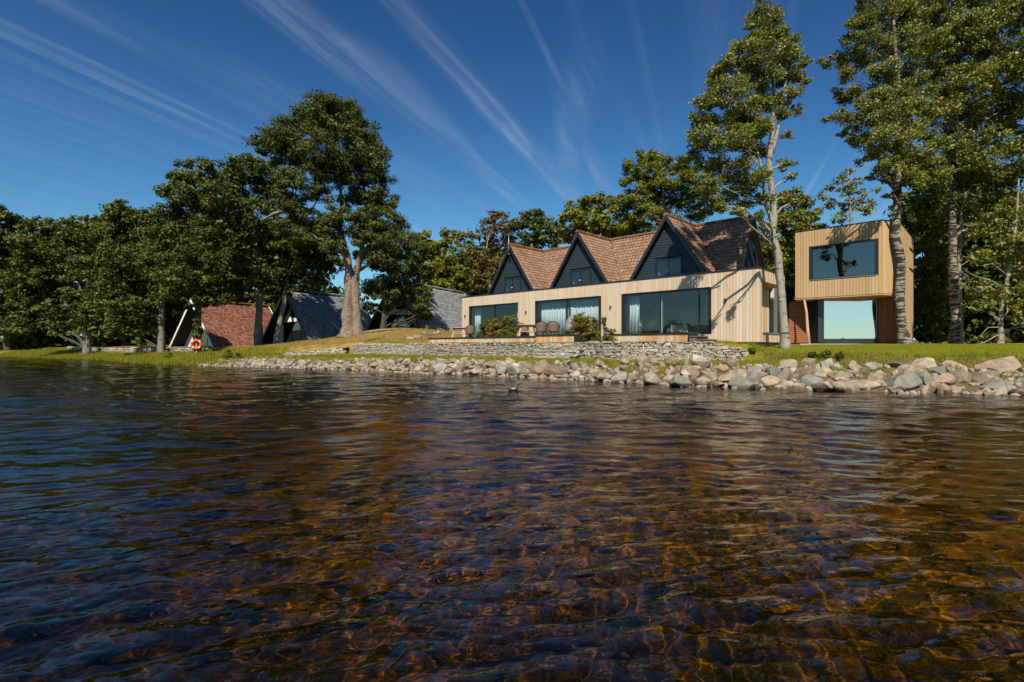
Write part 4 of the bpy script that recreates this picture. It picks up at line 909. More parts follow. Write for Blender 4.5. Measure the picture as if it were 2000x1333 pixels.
def stone_wall(root_loc, name, label, path, zb, ztf, th=0.5, capn=300, rowh=(0.07,0.15), wr=(0.13,0.42), seed=3, faces=(1,)):
    root = empty(name, root_loc, label, 'wall'); rg_ = random.Random(seed); items = []
    for (A, B) in zip(path[:-1], path[1:]):
        A = Vector((A[0], A[1], 0)); B = Vector((B[0], B[1], 0)); L = (B-A).length; d = (B-A)/L; nn = Vector((d.y, -d.x, 0)); ang = math.atan2(d.y, d.x)
        mb = MB(); q0 = zb(A.x, A.y)-0.3; q1 = zb(B.x, B.y)-0.3; t0, t1 = ztf(A)-0.07, ztf(B)-0.07; o_ = Vector(root_loc); i0 = nn*(th/2-0.075)
        c_ = [A+i0-o_, B+i0-o_, B-i0-o_, A-i0-o_]
        mb.add([(c_[0].x,c_[0].y,q0-o_.z),(c_[1].x,c_[1].y,q1-o_.z),(c_[2].x,c_[2].y,q1-o_.z),(c_[3].x,c_[3].y,q0-o_.z),(c_[0].x,c_[0].y,t0-o_.z),(c_[1].x,c_[1].y,t1-o_.z),(c_[2].x,c_[2].y,t1-o_.z),(c_[3].x,c_[3].y,t0-o_.z)], BF)
        part('mortar_core', mb, M['mortar'], root)
        z = min(zb(A.x, A.y), zb(B.x, B.y))-0.06; zmax = max(ztf(A), ztf(B))
        while z < zmax:
            h = rg_.uniform(*rowh); s_ = -rg_.uniform(0, 0.2)
            while s_ < L:
                w = rg_.uniform(*wr)*(1.0 if h < 0.12 else 1.15); p = A+d*(s_+w/2)
                zt = ztf(p)
                if z < zt-0.02:
                    hh = min(h, zt-z+0.01)
                    if rg_.random() < 0.10: hh *= 1.6
                    cap = z+h > zt-0.035
                    items.append((p, ang, w*1.0, th/2-0.03, hh*1.04, z+hh/2, nn, cap))
                s_ += w+rg_.uniform(0.004, 0.02)
            z += h*0.97
    items.sort(key=lambda t: t[0].length); o_ = Vector(root_loc); rest = MB()
    for i, (p, ang, w, t, h, z, nn, cap) in enumerate(items):
        yo = nn*(th/2-t/2+rg_.uniform(-0.02, 0.035)); pos = p+yo if not cap else p+nn*0.02
        pos = Vector((pos.x, pos.y, z))-o_; dp = t if not cap else th*1.02
        rt = (rg_.uniform(-.05,.05), rg_.uniform(-.05,.05), ang+rg_.uniform(-.04,.04)+(math.pi if rg_.random() < .5 else 0))
        if i < capn: link('stone', SV[rg_.randrange(12)], root, pos, rt, (w, dp, h))
        else:
            me_ = SV[rg_.randrange(12)]; mt = Matrix.Translation(pos) @ Matrix.Rotation(rt[2], 4, 'Z') @ Matrix.Diagonal((w, dp, h, 1)); tn = rg_.random()
            rest.add([tuple(mt @ v.co) for v in me_.vertices], [tuple(p_.vertices) for p_ in me_.polygons], tn)
    if rest.v:
        o = part('stonework', rest, M['stonework'], root); o['kind'] = 'stuff'
    return root
k = NM('far_stonework'); t = k.tone(); n = k.noise(k.coord(pos=True), 7, 6, 0.65)
c = k.ramp(t, [(0,(0.17,0.15,0.12)),(0.3,(0.33,0.31,0.26)),(0.6,(0.26,0.25,0.22)),(0.8,(0.42,0.39,0.32)),(1,(0.28,0.20,0.14))])
c = k.mix(k.ramp(n, [(0.5,(0,0,0)),(0.66,(0.8,0.8,0.8))]), c, (0.48,0.47,0.39)); M['stonework'] = k.pbsdf(c, 0.9, k.bump(n, 0.6, 0.03))
low = lambda x, y: gz(x-0.45, y-0.55)
def wtop(p):
    x = p.x
    if x > 7.7: return 1.40-0.36*min(1, (x-7.7)/1.5)
    return 1.375
stone_wall((-4.0, 30.0, 0.6), 'retaining_wall', 'long low stone retaining wall left of the steps, below the deck', [(-11.55,38),(-7,33.55),(-2.6,29.25),(1.55,25.2)], lambda x, y: 0.6, wtop, seed=3)
stone_wall((6.0, 20.6, 0.6), 'retaining_wall', 'low stone retaining wall right of the steps, its right end sloping down', [(3.0,23.3),(4.6,21.0),(6.6,20.5),(9.3,19.95)], lambda x, y: 0.6, wtop, seed=4)
# stone steps between the two runs
st = empty('stone_steps', (2.3, 24.2, 0.55), 'rough stone steps set between the two runs of retaining wall', 'steps')
dS = Vector((3.0-1.55, 23.3-25.2, 0)).normalized(); nS = Vector((dS.y, -dS.x, 0)); aS = math.atan2(dS.y, dS.x); cS = Vector((2.28, 24.25, 0)); rS = random.Random(2)
for i in range(5):
    off_ = -1.15
    while off_ < 1.1:
        wS = rS.uniform(0.45, 0.95); q = cS+nS*(-(0.52-0.125*i)) if False else cS+Vector((-0.69,-0.72,0))*(0.56-0.13*i)+dS*(off_+wS/2)
        link('stone', SV[rS.randrange(12)], st, (q.x-2.3, q.y-24.2, 0.66+0.15*i-0.55), (0, 0, aS+rS.uniform(-.03,.03)), (wS, 0.46, 0.18)); off_ += wS+0.01
# low kerb wall along the left shore
kp = [(-52,60.3),(-41,52.3),(-33,47.0),(-25.5,42.3)]
stone_wall((-30.0, 45.0, 0.5), 'low_kerb_wall', 'tumbledown low stone kerb along the shaded left shore', kp, lambda x, y: gz(x-0.6, y-0.8), lambda p: gz(p.x+0.5, p.y+0.9)+0.10, th=0.6, rowh=(0.14,0.24), wr=(0.3,0.8), seed=9, capn=150)
stone_wall((-15.0, 38.3, 0.5), 'low_kerb_wall', 'low broken stone edging below the dry grass mound', [(-20.5,39.8),(-17.5,38.7),(-12.6,38.0)], lambda x, y: gz(x-0.4, y-0.8), lambda p: gz(p.x+0.3, p.y+0.9)-0.42, th=0.7, rowh=(0.08,0.16), wr=(0.2,0.6), seed=12)

# ------------------------------------------------------------------ shoreline boulders
def ico(sub):
    import bmesh as bm_
    b = bm_.new(); bm_.ops.create_icosphere(b, subdivisions=sub, radius=0.5); v = np.array([tuple(x.co) for x in b.verts]); f = [tuple(q.index for q in x.verts) for x in b.faces]; b.free(); return v, f
_iv, _if = ico(4)
def boulder_mesh(seed, ang=0.6):
    rg_ = np.random.default_rng(seed); v = _iv.copy()
    npl = rg_.integers(11, 17)
    for _ in range(npl):
        nn = rg_.normal(size=3); nn /= np.linalg.norm(nn); d_ = rg_.uniform(0.24, 0.40)
        s_ = v @ nn; over = np.clip(s_-d_, 0, None); v = v-np.outer(over*rg_.uniform(0.92, 1.0), nn)
    v /= (np.abs(v).max(0)*2)
    out = []
    for x in v:
        p = Vector(x); a = noise.noise(p*3+Vector((seed*7.1, 0, 0)))*0.055+noise.noise(p*8+Vector((0, seed*3.3, 0)))*0.026
        out.append(tuple(p*(1+a*0.7)))
    me = mesh_arr('boulder', out, _if, M['rock_cream'], True)
    return me
BV = [boulder_mesh(s_) for s_ in range(14)]
def boulder(x, y, z, w, dp, h, mat, label, group=None, rot=None, v=None):
    o = link('boulder', BV[rnd.randrange(14) if v is None else v], None, (x, y, z), rot or (rnd.uniform(-.25,.25), rnd.uniform(-.2,.2), rnd.uniform(-0.5,0.5)), (w, dp, h))
    o.material_slots[0].link = 'OBJECT'; o.material_slots[0].material = M[mat]
    return tag(o, label, 'boulder', group)
BIG = [ # photo x, y centre, width, height, rock, label, tilt
(1571,731,33,23,'rock_brown','dark brown oval boulder sitting high between cream ones left of the annex slab',.1),
(1703,718,38,17,'rock_pale','pale grey boulder on the top row below the glazed annex room',0),
(1804,713,61,25,'rock_cream','big flat-topped cream boulder crowning the bank right of the annex',0),
(1856,716,34,21,'rock_cream','rounded cream boulder on the top row below the pale birch trunk',0),
(1953,719,76,32,'rock_tan','largest tan boulder at the far right of the bank top',-.15),
(1658,732,45,18,'rock_green','grey-green wedge boulder in the middle row below the annex',.1),
(1707,739,34,27,'rock_tan','round tan boulder standing above the long cream slab',0),
(1770,730,56,20,'rock_tan','broad tan slab tucked behind the green pyramid boulder',-.05),
(1755,750,61,34,'rock_green','large grey-green pyramid boulder at the water below the annex corner',0),
(1759,761,24,15,'rock_pink','small pink stone leaning on the green pyramid boulder',.2),
(1676,755,72,22,'rock_cream','long cream boulder lying flat at the waterline below the annex',.05),
(1625,754,34,19,'rock_brown','brown rounded boulder left of the long cream one at the water',0),
(1586,750,37,29,'rock_green','grey pointed boulder at the waterline left of the brown rounded one',.2),
(1837,744,38,23,'rock_tan','oval tan boulder lying above the long waterline slab',-.15),
(1874,739,36,26,'rock_tan','tilted tan block with dark hollow on its left side',-.5),
(1912,745,44,20,'rock_brown','brown-grey wedge boulder right of the tilted tan block',-.1),
(1950,757,60,26,'rock_green','broad green-grey boulder at the waterline far right',.1),
(1804,741,30,26,'rock_green','pointed grey boulder right of the green pyramid one',.1),
(1831,726,30,18,'rock_green','small greenish boulder below the flat-topped cream one',0),
(1860,761,96,12,'rock_tan','very long thin tan slab lying along the waterline at right',0),
(1606,726,36,22,'rock_cream','cream boulder with dark underside above the brown rounded one',0),
(1638,737,28,22,'rock_tan','tan angular block left of the grey-green wedge',.2),
(1994,750,30,22,'rock_green','grey boulder cut by the right edge of the photo',0),
(1755,714,42,14,'rock_brown','low brown boulder behind the top row left of the flat-topped one',0),
(1930,734,34,17,'rock_pink','pinkish boulder under the largest tan one',-.2),
(1347,729,35,28,'rock_pink','reddish brown boulder in front of the wall\'s right half',.1),
(1318,744,40,18,'rock_cream','smooth cream boulder at the water, below the reddish brown one',0),
(1429,739,60,26,'rock_cream','big cream slab-like boulder with dark left side mid bank',-.2),
(1472,738,30,37,'rock_pale','upright pale boulder, tallest in the bank below the big poplar',.1),
(1502,748,38,23,'rock_cream','squarish cream boulder at the water below the big poplar',0),
(1531,735,28,30,'rock_pink','upright brown-pink boulder just left of the dark oval one',.1),
(1508,727,28,20,'rock_green','grey boulder behind the squarish cream one',0),
(1410,722,27,16,'rock_tan','tan boulder on the top row below the wall\'s sloping end',0),
(1383,739,32,26,'rock_cream','cream boulder with shaded left face near the wall\'s right end',-.3),
(1537,751,28,20,'rock_cream','small cream boulder at the water right of the squarish one',0),
(1268,740,80,12,'rock_brown','long dark brown sloping slab lying at the waterline',-.12),
(1050,722,38,30,'rock_tan','blocky orange-tan boulder right of the swimming duck',0),
(1010,725,34,24,'rock_pale','diamond-shaped grey-cream boulder at the water above the duck',.3),
(979,723,29,27,'rock_pale','white triangular boulder left of the diamond-shaped one',-.2),
(997,709,18,18,'rock_cream','small cream block perched behind the white triangular boulder',0),
(1086,728,42,24,'rock_brown','brown boulder right of the blocky orange-tan one',.1),
(959,714,25,18,'rock_pink','pink boulder behind the white triangular one',.2),
(897,723,28,20,'rock_pink','pinkish boulder at the water below the left deck',.3),
(859,722,29,20,'rock_pale','pale boulder at the water below the left end of the house',-.1),
(1126,733,21,14,'rock_cream','cream flat stone at the water below the stone steps',0),
(1156,726,26,14,'rock_pale','pale stone pile top right of the stone steps',0),
(932,728,28,13,'rock_tan','low tan boulder at the waterline left of the white triangular one',0)]
placed = []
for i, (px, py, w, h, mt, lab, tl) in enumerate(BIG):
    p = hit(px, py+h*0.38); Yv = p.y+w*0.0003*p.y; q = P(px, py, Yv); wm = w/1000*Yv*1.18; hm = h/1000*Yv*1.35
    boulder(q.x, Yv, q.z-hm*0.04, wm, min(wm, 0.95)*0.9, hm, mt, lab, None, (rnd.uniform(-.1,.1), tl, rnd.uniform(-.25,.25)), v=i % 14); placed.append((q.x, Yv, wm*0.46))
# smaller rubble
rg = random.Random(21); small = []
SH = [p for p in SHORE if -20 <= p[0] <= 21]
SH = [(-19.5, 32.5)]+[p for p in SHORE if -18.6 <= p[0] <= 13]+[(17,11.3)]
segs = [(Vector(a), Vector(b)) for a, b in zip(SH[:-1], SH[1:])]; tot = sum((b-a).length for a, b in segs)
ZN = [(-99,-8,'small pale angular rock in the rubble bank left of the deck'),(-8,1.2,'small pale rock in the rubble bank below the left half of the retaining wall'),(1.2,6.0,'small angular rock in the bank below the right-hand retaining wall'),(6.0,99,'small rock wedged between the large boulders at the right of the bank')]
tries = 0
while len(small) < 236 and tries < 6000:
    tries += 1; t = rg.uniform(0, tot)
    for a, b in segs:
        L = (b-a).length
        if t <= L: break
        t -= L
    dd_ = (b-a)/L; nn = Vector((-dd_.y, dd_.x)); off = rg.uniform(-0.25, 1.75); off *= 0.55 if a.x+dd_.x*t < -9 else (0.8 if a.x+dd_.x*t < 3 else 1.0); p = a+dd_*t+nn*off
    s_ = rg.uniform(0.20, 0.40) if p.x < -9 else rg.uniform(0.26, 0.5) if p.x < 3 else rg.uniform(0.36, 0.74)
    if any((p.x-x)**2+(p.y-y)**2 < (r_+s_*0.36)**2 for x, y, r_ in placed): continue
    if not -0.499 < p.x/p.y*0.9 < 1.2: continue
    placed.append((p.x, p.y, s_*0.38)); small.append((p.x, p.y, s_))
for x, y, s_ in small:
    z = max(gz(x, y), -0.02); lab = [l for a, b, l in ZN if a <= x < b][0]
    mt = rg.choice(['rock_cream','rock_pale','rock_pale','rock_cream','rock_tan','rock_cream','rock_pink','rock_green'] if x < 5 else ['rock_cream','rock_cream','rock_tan','rock_tan','rock_pale','rock_green','rock_brown'])
    boulder(x, y, z+s_*0.20, s_*rg.uniform(.9,1.45), s_*rg.uniform(.7,1.0), s_*rg.uniform(.55,.95), mt, lab, lab.replace('small', 'small').replace(' rock ', ' rocks ').replace('small pale angular rocks', 'small pale angular rocks'), (rg.uniform(-.5,.5), rg.uniform(-.5,.5), rg.uniform(0,6.28)))
# gravel and cobbles filling between, past counting
mb = MB(); cv = _iv[:0]; iv1, if1 = ico(1)
for _ in range(1500):
    t = rg.uniform(0, tot)
    for a, b in segs:
        L = (b-a).length
        if t <= L: break
        t -= L
    dd_ = (b-a)/L; nn = Vector((-dd_.y, dd_.x)); p = a+dd_*t; p = p+nn*rg.uniform(-0.5, 1.0 if p.x < -9 else 1.45 if p.x < 3 else 1.9); s_ = rg.uniform(0.08, 0.26); z = gz(p.x, p.y)+s_*0.1
    m_ = Matrix.Translation((p.x, p.y, z)) @ Matrix.Rotation(rg.uniform(0,6.28), 4, (rg.random(), rg.random(), rg.random()+.1)) @ Matrix.Diagonal((s_*1.4, s_, s_*0.8, 1))
    mb.add([tuple(m_ @ (Vector(q)*(1+0.25*noise.noise(Vector(q)*3+p.to_3d())))) for q in iv1], if1, rg.random())
k = NM('cobble'); t = k.tone(); n = k.noise(k.coord(pos=True), 9, 5)
c = k.ramp(t, [(0,(0.20,0.15,0.10)),(0.25,(0.42,0.36,0.27)),(0.5,(0.22,0.22,0.19)),(0.75,(0.36,0.25,0.18)),(1,(0.38,0.34,0.27))]); M['cobble'] = k.pbsdf(k.mix(k.math('MULTIPLY', n, .5), c, (0.13,0.10,0.07)), 0.9, k.bump(n, 0.5, 0.02))
tag(link('cobbles', mb.mesh('cobbles', M['cobble'])), 'loose cobbles packed between the shoreline boulders', 'cobbles', kind='stuff')
# submerged stones on the near lake bed
mb = MB()
for _ in range(420):
    y = rg.uniform(1.2, 9); x = rg.uniform(-0.1, 1.2)*y; s_ = rg.uniform(0.04, 0.13); z = gz(x, y)
    m_ = Matrix.Translation((x, y, z)) @ Matrix.Rotation(rg.uniform(0,6.28), 4, 'Z') @ Matrix.Diagonal((s_*1.4, s_, s_*0.45, 1))
    mb.add([tuple(m_ @ (Vector(q)*(1+0.3*noise.noise(Vector(q)*3+Vector((x,y,0)))))) for q in iv1], if1, rg.random())
k = NM('submerged_cobble'); t = k.tone(); n = k.noise(k.coord(pos=True), 9, 5)
c = k.ramp(t, [(0,(0.10,0.065,0.03)),(0.5,(0.18,0.12,0.055)),(1,(0.26,0.18,0.09))]); M['subcobble'] = k.pbsdf(c, 0.9, k.bump(n, 0.5, 0.02))
so = tag(link('submerged_stones', mb.mesh('submerged_stones', M['subcobble'], True)), 'brown stones lying on the shallow lake bed', 'stones', kind='stuff'); so.cycles.is_caustics_receiver = True

# ------------------------------------------------------------------ trees
def leaves(lobes, leaf, dens, seed, puff=0.45, squash=0.8, hollow=0.5, aspect=0.75, upb=0.3, orient=0.7):
    """leaf-sized quads clustered in puffs on and inside each lobe (x,y,z,r)"""
    rg_ = np.random.default_rng(seed); VV, TT = [], []
    for (x, y, z, r_) in lobes:
        pr = min(puff, r_*0.55); npf = max(5, int(3.0*(r_/pr)**2)); la = 2*leaf*leaf*aspect
        nlv = int(dens*math.pi*r_*r_/(la*0.6)/npf)+1
        d_ = rg_.normal(size=(npf, 3)); d_ /= np.linalg.norm(d_, axis=1)[:, None]
        rad = r_*(hollow+(1-hollow)*rg_.random(npf)**0.6)
        pc = np.array([x, y, z])+d_*rad[:, None]*np.array([1, 1, squash]); prr = pr*rg_.uniform(0.6, 1.25, npf); pt = rg_.random(npf)
        e = rg_.normal(size=(npf, nlv, 3)); e /= np.linalg.norm(e, axis=2)[..., None]
        rr_ = rg_.random((npf, nlv))**0.5
        pos = pc[:, None, :]+e*(rr_*prr[:, None])[..., None]*np.array([1.15, 1.15, 0.65])
        nr_ = rg_.normal(size=pos.shape)*(1-orient)*1.2+e*orient+np.array([0, 0, upb]); nr_ /= np.linalg.norm(nr_, axis=2)[..., None]
        t1 = np.cross(nr_, rg_.normal(size=pos.shape)); t1 /= np.linalg.norm(t1, axis=2)[..., None]+1e-9; t2 = np.cross(nr_, t1)
        sz = leaf*rg_.uniform(0.6, 1.3, (npf, nlv, 1))
        q = np.stack([pos+t1*sz, pos+t2*sz*aspect, pos-t1*sz, pos-t2*sz*aspect], 2)
        VV.append(q.reshape(-1, 3)); TT.append((pt[:, None]*0.55+rg_.random((npf, nlv))*0.45).ravel())
    v = np.concatenate(VV); f = np.arange(len(v)).reshape(-1, 4)
    return v, f, np.concatenate(TT)
def limb(mb, a, b, r0, r1, seed, sag=0.0, n=5, w=0.06):
    rg_ = random.Random(seed); a = Vector(a); b = Vector(b); L = (b-a).length; pts = []
    for i in range(n+1):
        t = i/n; p = a.lerp(b, t)+Vector((rg_.uniform(-1,1), rg_.uniform(-1,1), rg_.uniform(-1,1)))*L*w*math.sin(t*math.pi)
        p.z += sag*L*math.sin(t*math.pi); pts.append(p)
    mb.tube(pts, [r0+(r1-r0)*(i/n) for i in range(n+1)], 6, 0.15, seed, cap=False)
def tree(name, label, trunks, lobes, Y, leafm, barkm, leaf, dens, seed, puff=0.5, squash=0.8, hollow=0.45, depth=1.0, limbs=True, twig=0.045, group=None, aspect=0.75, upb=0.3, zcut=None, tn=9, orient=0.7, cat='tree', wobt=0.18, lsc=1.22, bsc=0.6):
    """trunks: list of [(px,py,rad_m), ...]; lobes: (px,py,rpx[,dy]) measured on the photo at distance Y"""
    rg_ = random.Random(seed); L3 = []
    for l in lobes:
        r_ = l[2]/1000*Y*lsc; dy = l[3] if len(l) > 3 else rg_.uniform(-1, 1)*depth*r_*1.3
        Yl = Y+dy; p = P(l[0], l[1], Yl); L3.append((p.x, p.y, p.z, r_*Yl/Y))
    T3 = []
    for tr in trunks:
        T3.append([(P(a, b, Y+(c[3] if len(c) > 3 else 0)), c[2]) for c in tr for a, b in [(c[0], c[1])]])
    if T3: base = T3[0][0][0].copy()
    else: base = Vector((L3[0][0], L3[0][1], 0))
    base.z = gz(base.x, base.y) if not T3 else min(base.z, gz(base.x, base.y)+0.1)
    root = empty(name, base, label, cat, 0, group)
    for i, t in enumerate(T3):
        mb = MB(); pts = []; rads = []
        if i == 0 or t[0][0].z < base.z+1.5:
            g_ = min(gz(t[0][0].x, t[0][0].y), t[0][0].z); t = [(Vector((t[0][0].x, t[0][0].y, g_-0.15)), t[0][1]*1.35), (Vector((t[0][0].x, t[0][0].y, t[0][0].z+0.25)), t[0][1]*1.05)]+t[1:]
        for j in range(len(t)-1):
            n = max(2, int((t[j+1][0]-t[j][0]).length/0.35))
            for q in range(n):
                u = q/n; p = t[j][0].lerp(t[j+1][0], u)
                pts.append(p+Vector((noise.noise(Vector((p.z*0.8, seed, i)))*0.04, noise.noise(Vector((p.z*0.8, seed+9, i)))*0.04, 0))*min(1, t[j][1]*6)); rads.append(t[j][1]+(t[j+1][1]-t[j][1])*u)
        pts.append(t[-1][0]); rads.append(t[-1][1]); mb.tube(pts, rads, tn if t[1][1] > 0.1 else 6, wobt, seed+i, cap=True)
        part('trunk', mb, M[barkm], root, True, world=True)
    if T3 and limbs:
        mb = MB(); allp = [(p, r_) for t in T3 for a, b in zip(t[:-1], t[1:]) for u in (0, .25, .5, .75, 1) for p, r_ in [(a[0].lerp(b[0], u), a[1]+(b[1]-a[1])*u)]]
        zmin = min(l[2]-l[3] for l in L3)
        for li, (x, y, z, r_) in enumerate(L3):
            c_ = Vector((x, y, z)); cand = [(p, rr_) for p, rr_ in allp if p.z < z-0.15*r_ and p.z > zmin-1.0] or [allp[-1]]
            p, rr_ = min(cand, key=lambda q: (q[0]-c_).length+0.6*abs((c_.z-q[0].z)-0.6*(Vector((c_.x, c_.y))-Vector((q[0].x, q[0].y))).length))
            b0 = min(rr_*0.45, bsc*(0.035+0.02*(c_-p).length+r_*twig)); limb(mb, p, c_, b0, max(0.008, b0*0.35), seed*31+li, 0.05)
            for s_ in range(4):
                d_ = Vector((rg_.gauss(0,1), rg_.gauss(0,1), rg_.gauss(0,1)*0.7+0.2)).normalized(); limb(mb, p.lerp(c_, rg_.uniform(.55,1)), c_+d_*r_*rg_.uniform(.6,.95), b0*0.38, 0.006, seed*77+li*5+s_, 0.03, 3)
        part('bough', mb, M['bark_dark' if barkm == 'bark_grey' else barkm], root, True, world=True)
    v, f, t = leaves(L3, leaf, dens, seed, puff, squash, hollow, aspect, upb, orient)
    if zcut is not None:
        pass
    v = v-np.array([base.x, base.y, base.z]); link('crown', mesh_arr('crown', v, f, M[leafm], False, t), root)
    return root
tree('pine_tree', 'huge spreading Scots pine with a thick gnarled trunk on the dry mound', [[(679,658,0.56),(678,630,0.44),(680,595,0.38),(683,560,0.36),(682,525,0.31),(674,490,0.25),(664,450,0.19),(668,400,0.14),(660,330,0.10),(650,260,0.05)],[(699,656,0.44),(697,625,0.36),(694,590,0.33),(693,555,0.33),(698,525,0.28),(708,490,0.22),(706,450,0.16),(716,400,0.12),(705,330,0.08)],[(664,452,0.20),(620,415,0.18),(575,405,0.15),(535,418,0.13),(512,431,0.09)]],
  [(640,232,42),(605,248,36),(575,255,32),(545,275,28),(520,282,20),(505,278,9),(672,232,34),(695,262,30),(660,208,22),(625,210,20),(715,292,28),(732,318,24),(740,290,10),(655,285,40),(605,300,36),(570,312,28),(700,335,30),(738,352,20),(650,335,30),(590,350,26),(560,340,18),(722,382,26),(752,395,20),(690,385,22),(752,425,24),(772,440,16),(715,425,24),(570,395,24),(548,372,16),(590,425,22),(625,385,20),(640,430,16),(560,450,22),(735,465,26),(790,437,9),(765,470,22),(690,455,14),(640,350,24),(680,330,24),(760,500,18),(700,500,12),(655,480,16,-2),(722,472,18,-1.5),(738,505,18,-1),(640,445,22,-1.5),(692,435,18,-2),(612,458,20),(660,420,20,-1.5),(590,465,18)],
  42, 'needle', 'bark_pine', 0.13, 2.7, 1, 0.6, 0.72, 0.35, 0.9, aspect=0.35, tn=16, wobt=0.22, bsc=0.8, lsc=1.38)
tree('yew_tree', 'dark drooping evergreen between the big pine and the third cabin', [[(748,655,0.25),(752,600,0.2),(765,540,0.12)]],
  [(770,480,30),(800,470,22),(818,490,20),(785,520,32),(755,510,26),(735,500,20),(815,530,24),(770,560,30),(742,550,24),(800,565,26),(722,560,16),(762,592,16),(818,590,18),(832,572,10),(722,600,14),(808,612,14),(826,622,12),(842,645,10),(735,480,20),(832,605,9)],
  44, 'needle', 'bark_dark', 0.12, 3.0, 2, 0.5, 0.75, 0.4, 0.8, aspect=0.4)
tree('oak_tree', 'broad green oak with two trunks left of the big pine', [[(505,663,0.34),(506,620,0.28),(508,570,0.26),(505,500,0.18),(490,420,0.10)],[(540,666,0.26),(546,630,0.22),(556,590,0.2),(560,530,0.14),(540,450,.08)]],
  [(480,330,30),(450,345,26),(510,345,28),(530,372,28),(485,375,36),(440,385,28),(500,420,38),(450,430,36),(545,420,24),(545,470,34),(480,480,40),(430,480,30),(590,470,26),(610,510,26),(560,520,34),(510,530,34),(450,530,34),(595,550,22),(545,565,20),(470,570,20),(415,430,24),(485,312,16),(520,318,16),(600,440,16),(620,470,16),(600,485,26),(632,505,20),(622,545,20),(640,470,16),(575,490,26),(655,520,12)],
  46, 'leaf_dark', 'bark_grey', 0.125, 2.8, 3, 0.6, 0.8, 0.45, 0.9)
tree('sycamore_tree', 'tall dark broadleaf tree behind the lifebuoy, its trunk wrapped in ivy', [[(385,688,0.30),(386,640,0.25),(388,590,0.22),(385,500,0.15),(380,420,.08)]],
  [(400,332,22),(375,345,20),(420,345,18),(360,375,32),(400,380,34),(335,400,26),(425,400,26),(380,425,38),(335,440,34),(415,450,34),(360,480,40),(310,470,30),(400,510,38),(345,530,34),(440,500,20),(300,520,28),(380,560,26),(330,570,20),(420,570,24),(360,320,12),(345,350,14),(395,585,16),(430,590,14),(300,430,20)],
  40, 'leaf_dark', 'bark_dark', 0.11, 2.8, 4, 0.55, 0.8, 0.45, 0.9)
tree('sycamore_tree', 'dark broadleaf tree with pale straight lower trunk, left of the red cabin', [[(315,684,0.28),(315,640,0.24),(316,590,0.22),(300,500,0.14)]],
  [(245,415,24),(225,425,20),(270,425,24),(285,450,28),(250,460,34),(215,460,24),(240,505,38),(290,500,32),(275,550,34),(225,555,34),(310,560,28),(250,600,30),(205,600,24),(290,600,20),(205,510,26),(232,402,12),(330,560,24),(215,640,18),(262,640,16)],
  44, 'leaf_dark', 'bark_grey', 0.12, 2.8, 5, 0.55, 0.8, 0.45, 0.9)
tree('sycamore_tree', 'rounded dark tree with short pale trunk near the far left shore', [[(170,684,0.36),(170,650,0.28),(165,600,0.22),(150,520,0.14)]],
  [(80,452,26),(115,455,24),(150,452,26),(185,465,26),(60,480,24),(100,490,36),(150,500,38),(195,505,28),(70,530,34),(120,545,38),(175,555,36),(85,585,34),(140,600,34),(190,605,26),(60,620,28),(110,635,26),(165,635,18),(50,560,26),(100,440,14),(165,440,14),(40,600,24)],
  52, 'leaf_dark', 'bark_grey', 0.14, 2.8, 6, 0.6, 0.8, 0.45, 0.9)
tree('pine_tree', 'dark pine cut off by the left edge of the photo', [[(15,690,0.4),(15,600,0.3),(10,480,0.2)]],
  [(15,425,26),(-15,430,30),(35,440,16),(0,470,32),(30,480,22),(-30,480,36),(10,530,36),(30,580,30),(-20,560,40),(0,620,36),(35,640,24),(30,540,22)],
  66, 'needle', 'bark_dark', 0.22, 3.0, 7, 0.8, 0.75, 0.45, 0.9, aspect=0.5)
tree('alder_tree', 'low bushy green tree just right of the evergreen by the third cabin', [[(838,640,0.2),(838,560,0.12)]],
  [(825,470,20),(845,500,18),(835,530,24),(860,545,22),(840,565,20),(815,500,18),(870,580,20),(850,480,8)], 62, 'leaf_mid', 'bark_grey', 0.2, 3.0, 8, 0.8)
tree('alder_tree', 'yellowish green tree behind the slate cabin roof', [[(885,640,0.22),(885,520,0.14),(880,470,.06)]],
  [(870,465,16),(890,460,12),(910,468,14),(860,490,20),(895,495,24),(925,505,22),(880,525,26),(915,540,28),(945,555,20),(895,560,22),(870,560,20),(852,520,16),(845,545,12)], 60, 'leaf_mid', 'bark_grey', 0.17, 2.6, 9, 0.6)
tree('birch_tree', 'tall loose birch with pale thin trunk and rusty leaves left of the first gable', [[(958,590,0.16),(955,540,0.13),(947,500,0.10),(955,460,.07),(968,420,.03)]],
  [(968,420,13),(985,425,10),(955,440,16),(978,450,18),(940,462,14),(962,480,20),(990,480,18),(935,500,18),(960,520,22),(985,510,18),(940,545,20),(972,425,8)], 56, 'leaf_autumn', 'bark_pale', 0.14, 1.9, 10, 0.45)
tree('oak_tree', 'dark round-topped tree behind the aerial gable', [[(1040,560,0.25),(1042,450,0.14)]],
  [(1040,422,18),(1020,435,18),(1062,430,16),(1005,455,20),(1045,455,26),(1085,445,18),(1095,462,16),(1020,480,24),(1065,480,26),(1000,500,20)], 62, 'leaf_dark', 'bark_dark', 0.19, 3.0, 11, 0.7)
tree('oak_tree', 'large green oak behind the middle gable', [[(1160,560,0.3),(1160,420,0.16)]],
  [(1150,393,18),(1130,405,18),(1175,395,18),(1195,400,16),(1120,430,20),(1155,430,30),(1190,435,26),(1215,445,22),(1135,460,26),(1175,465,26),(1110,455,14),(1112,415,8),(1225,480,20)], 56, 'leaf_mid', 'bark_dark', 0.18, 3.0, 12, 0.65)
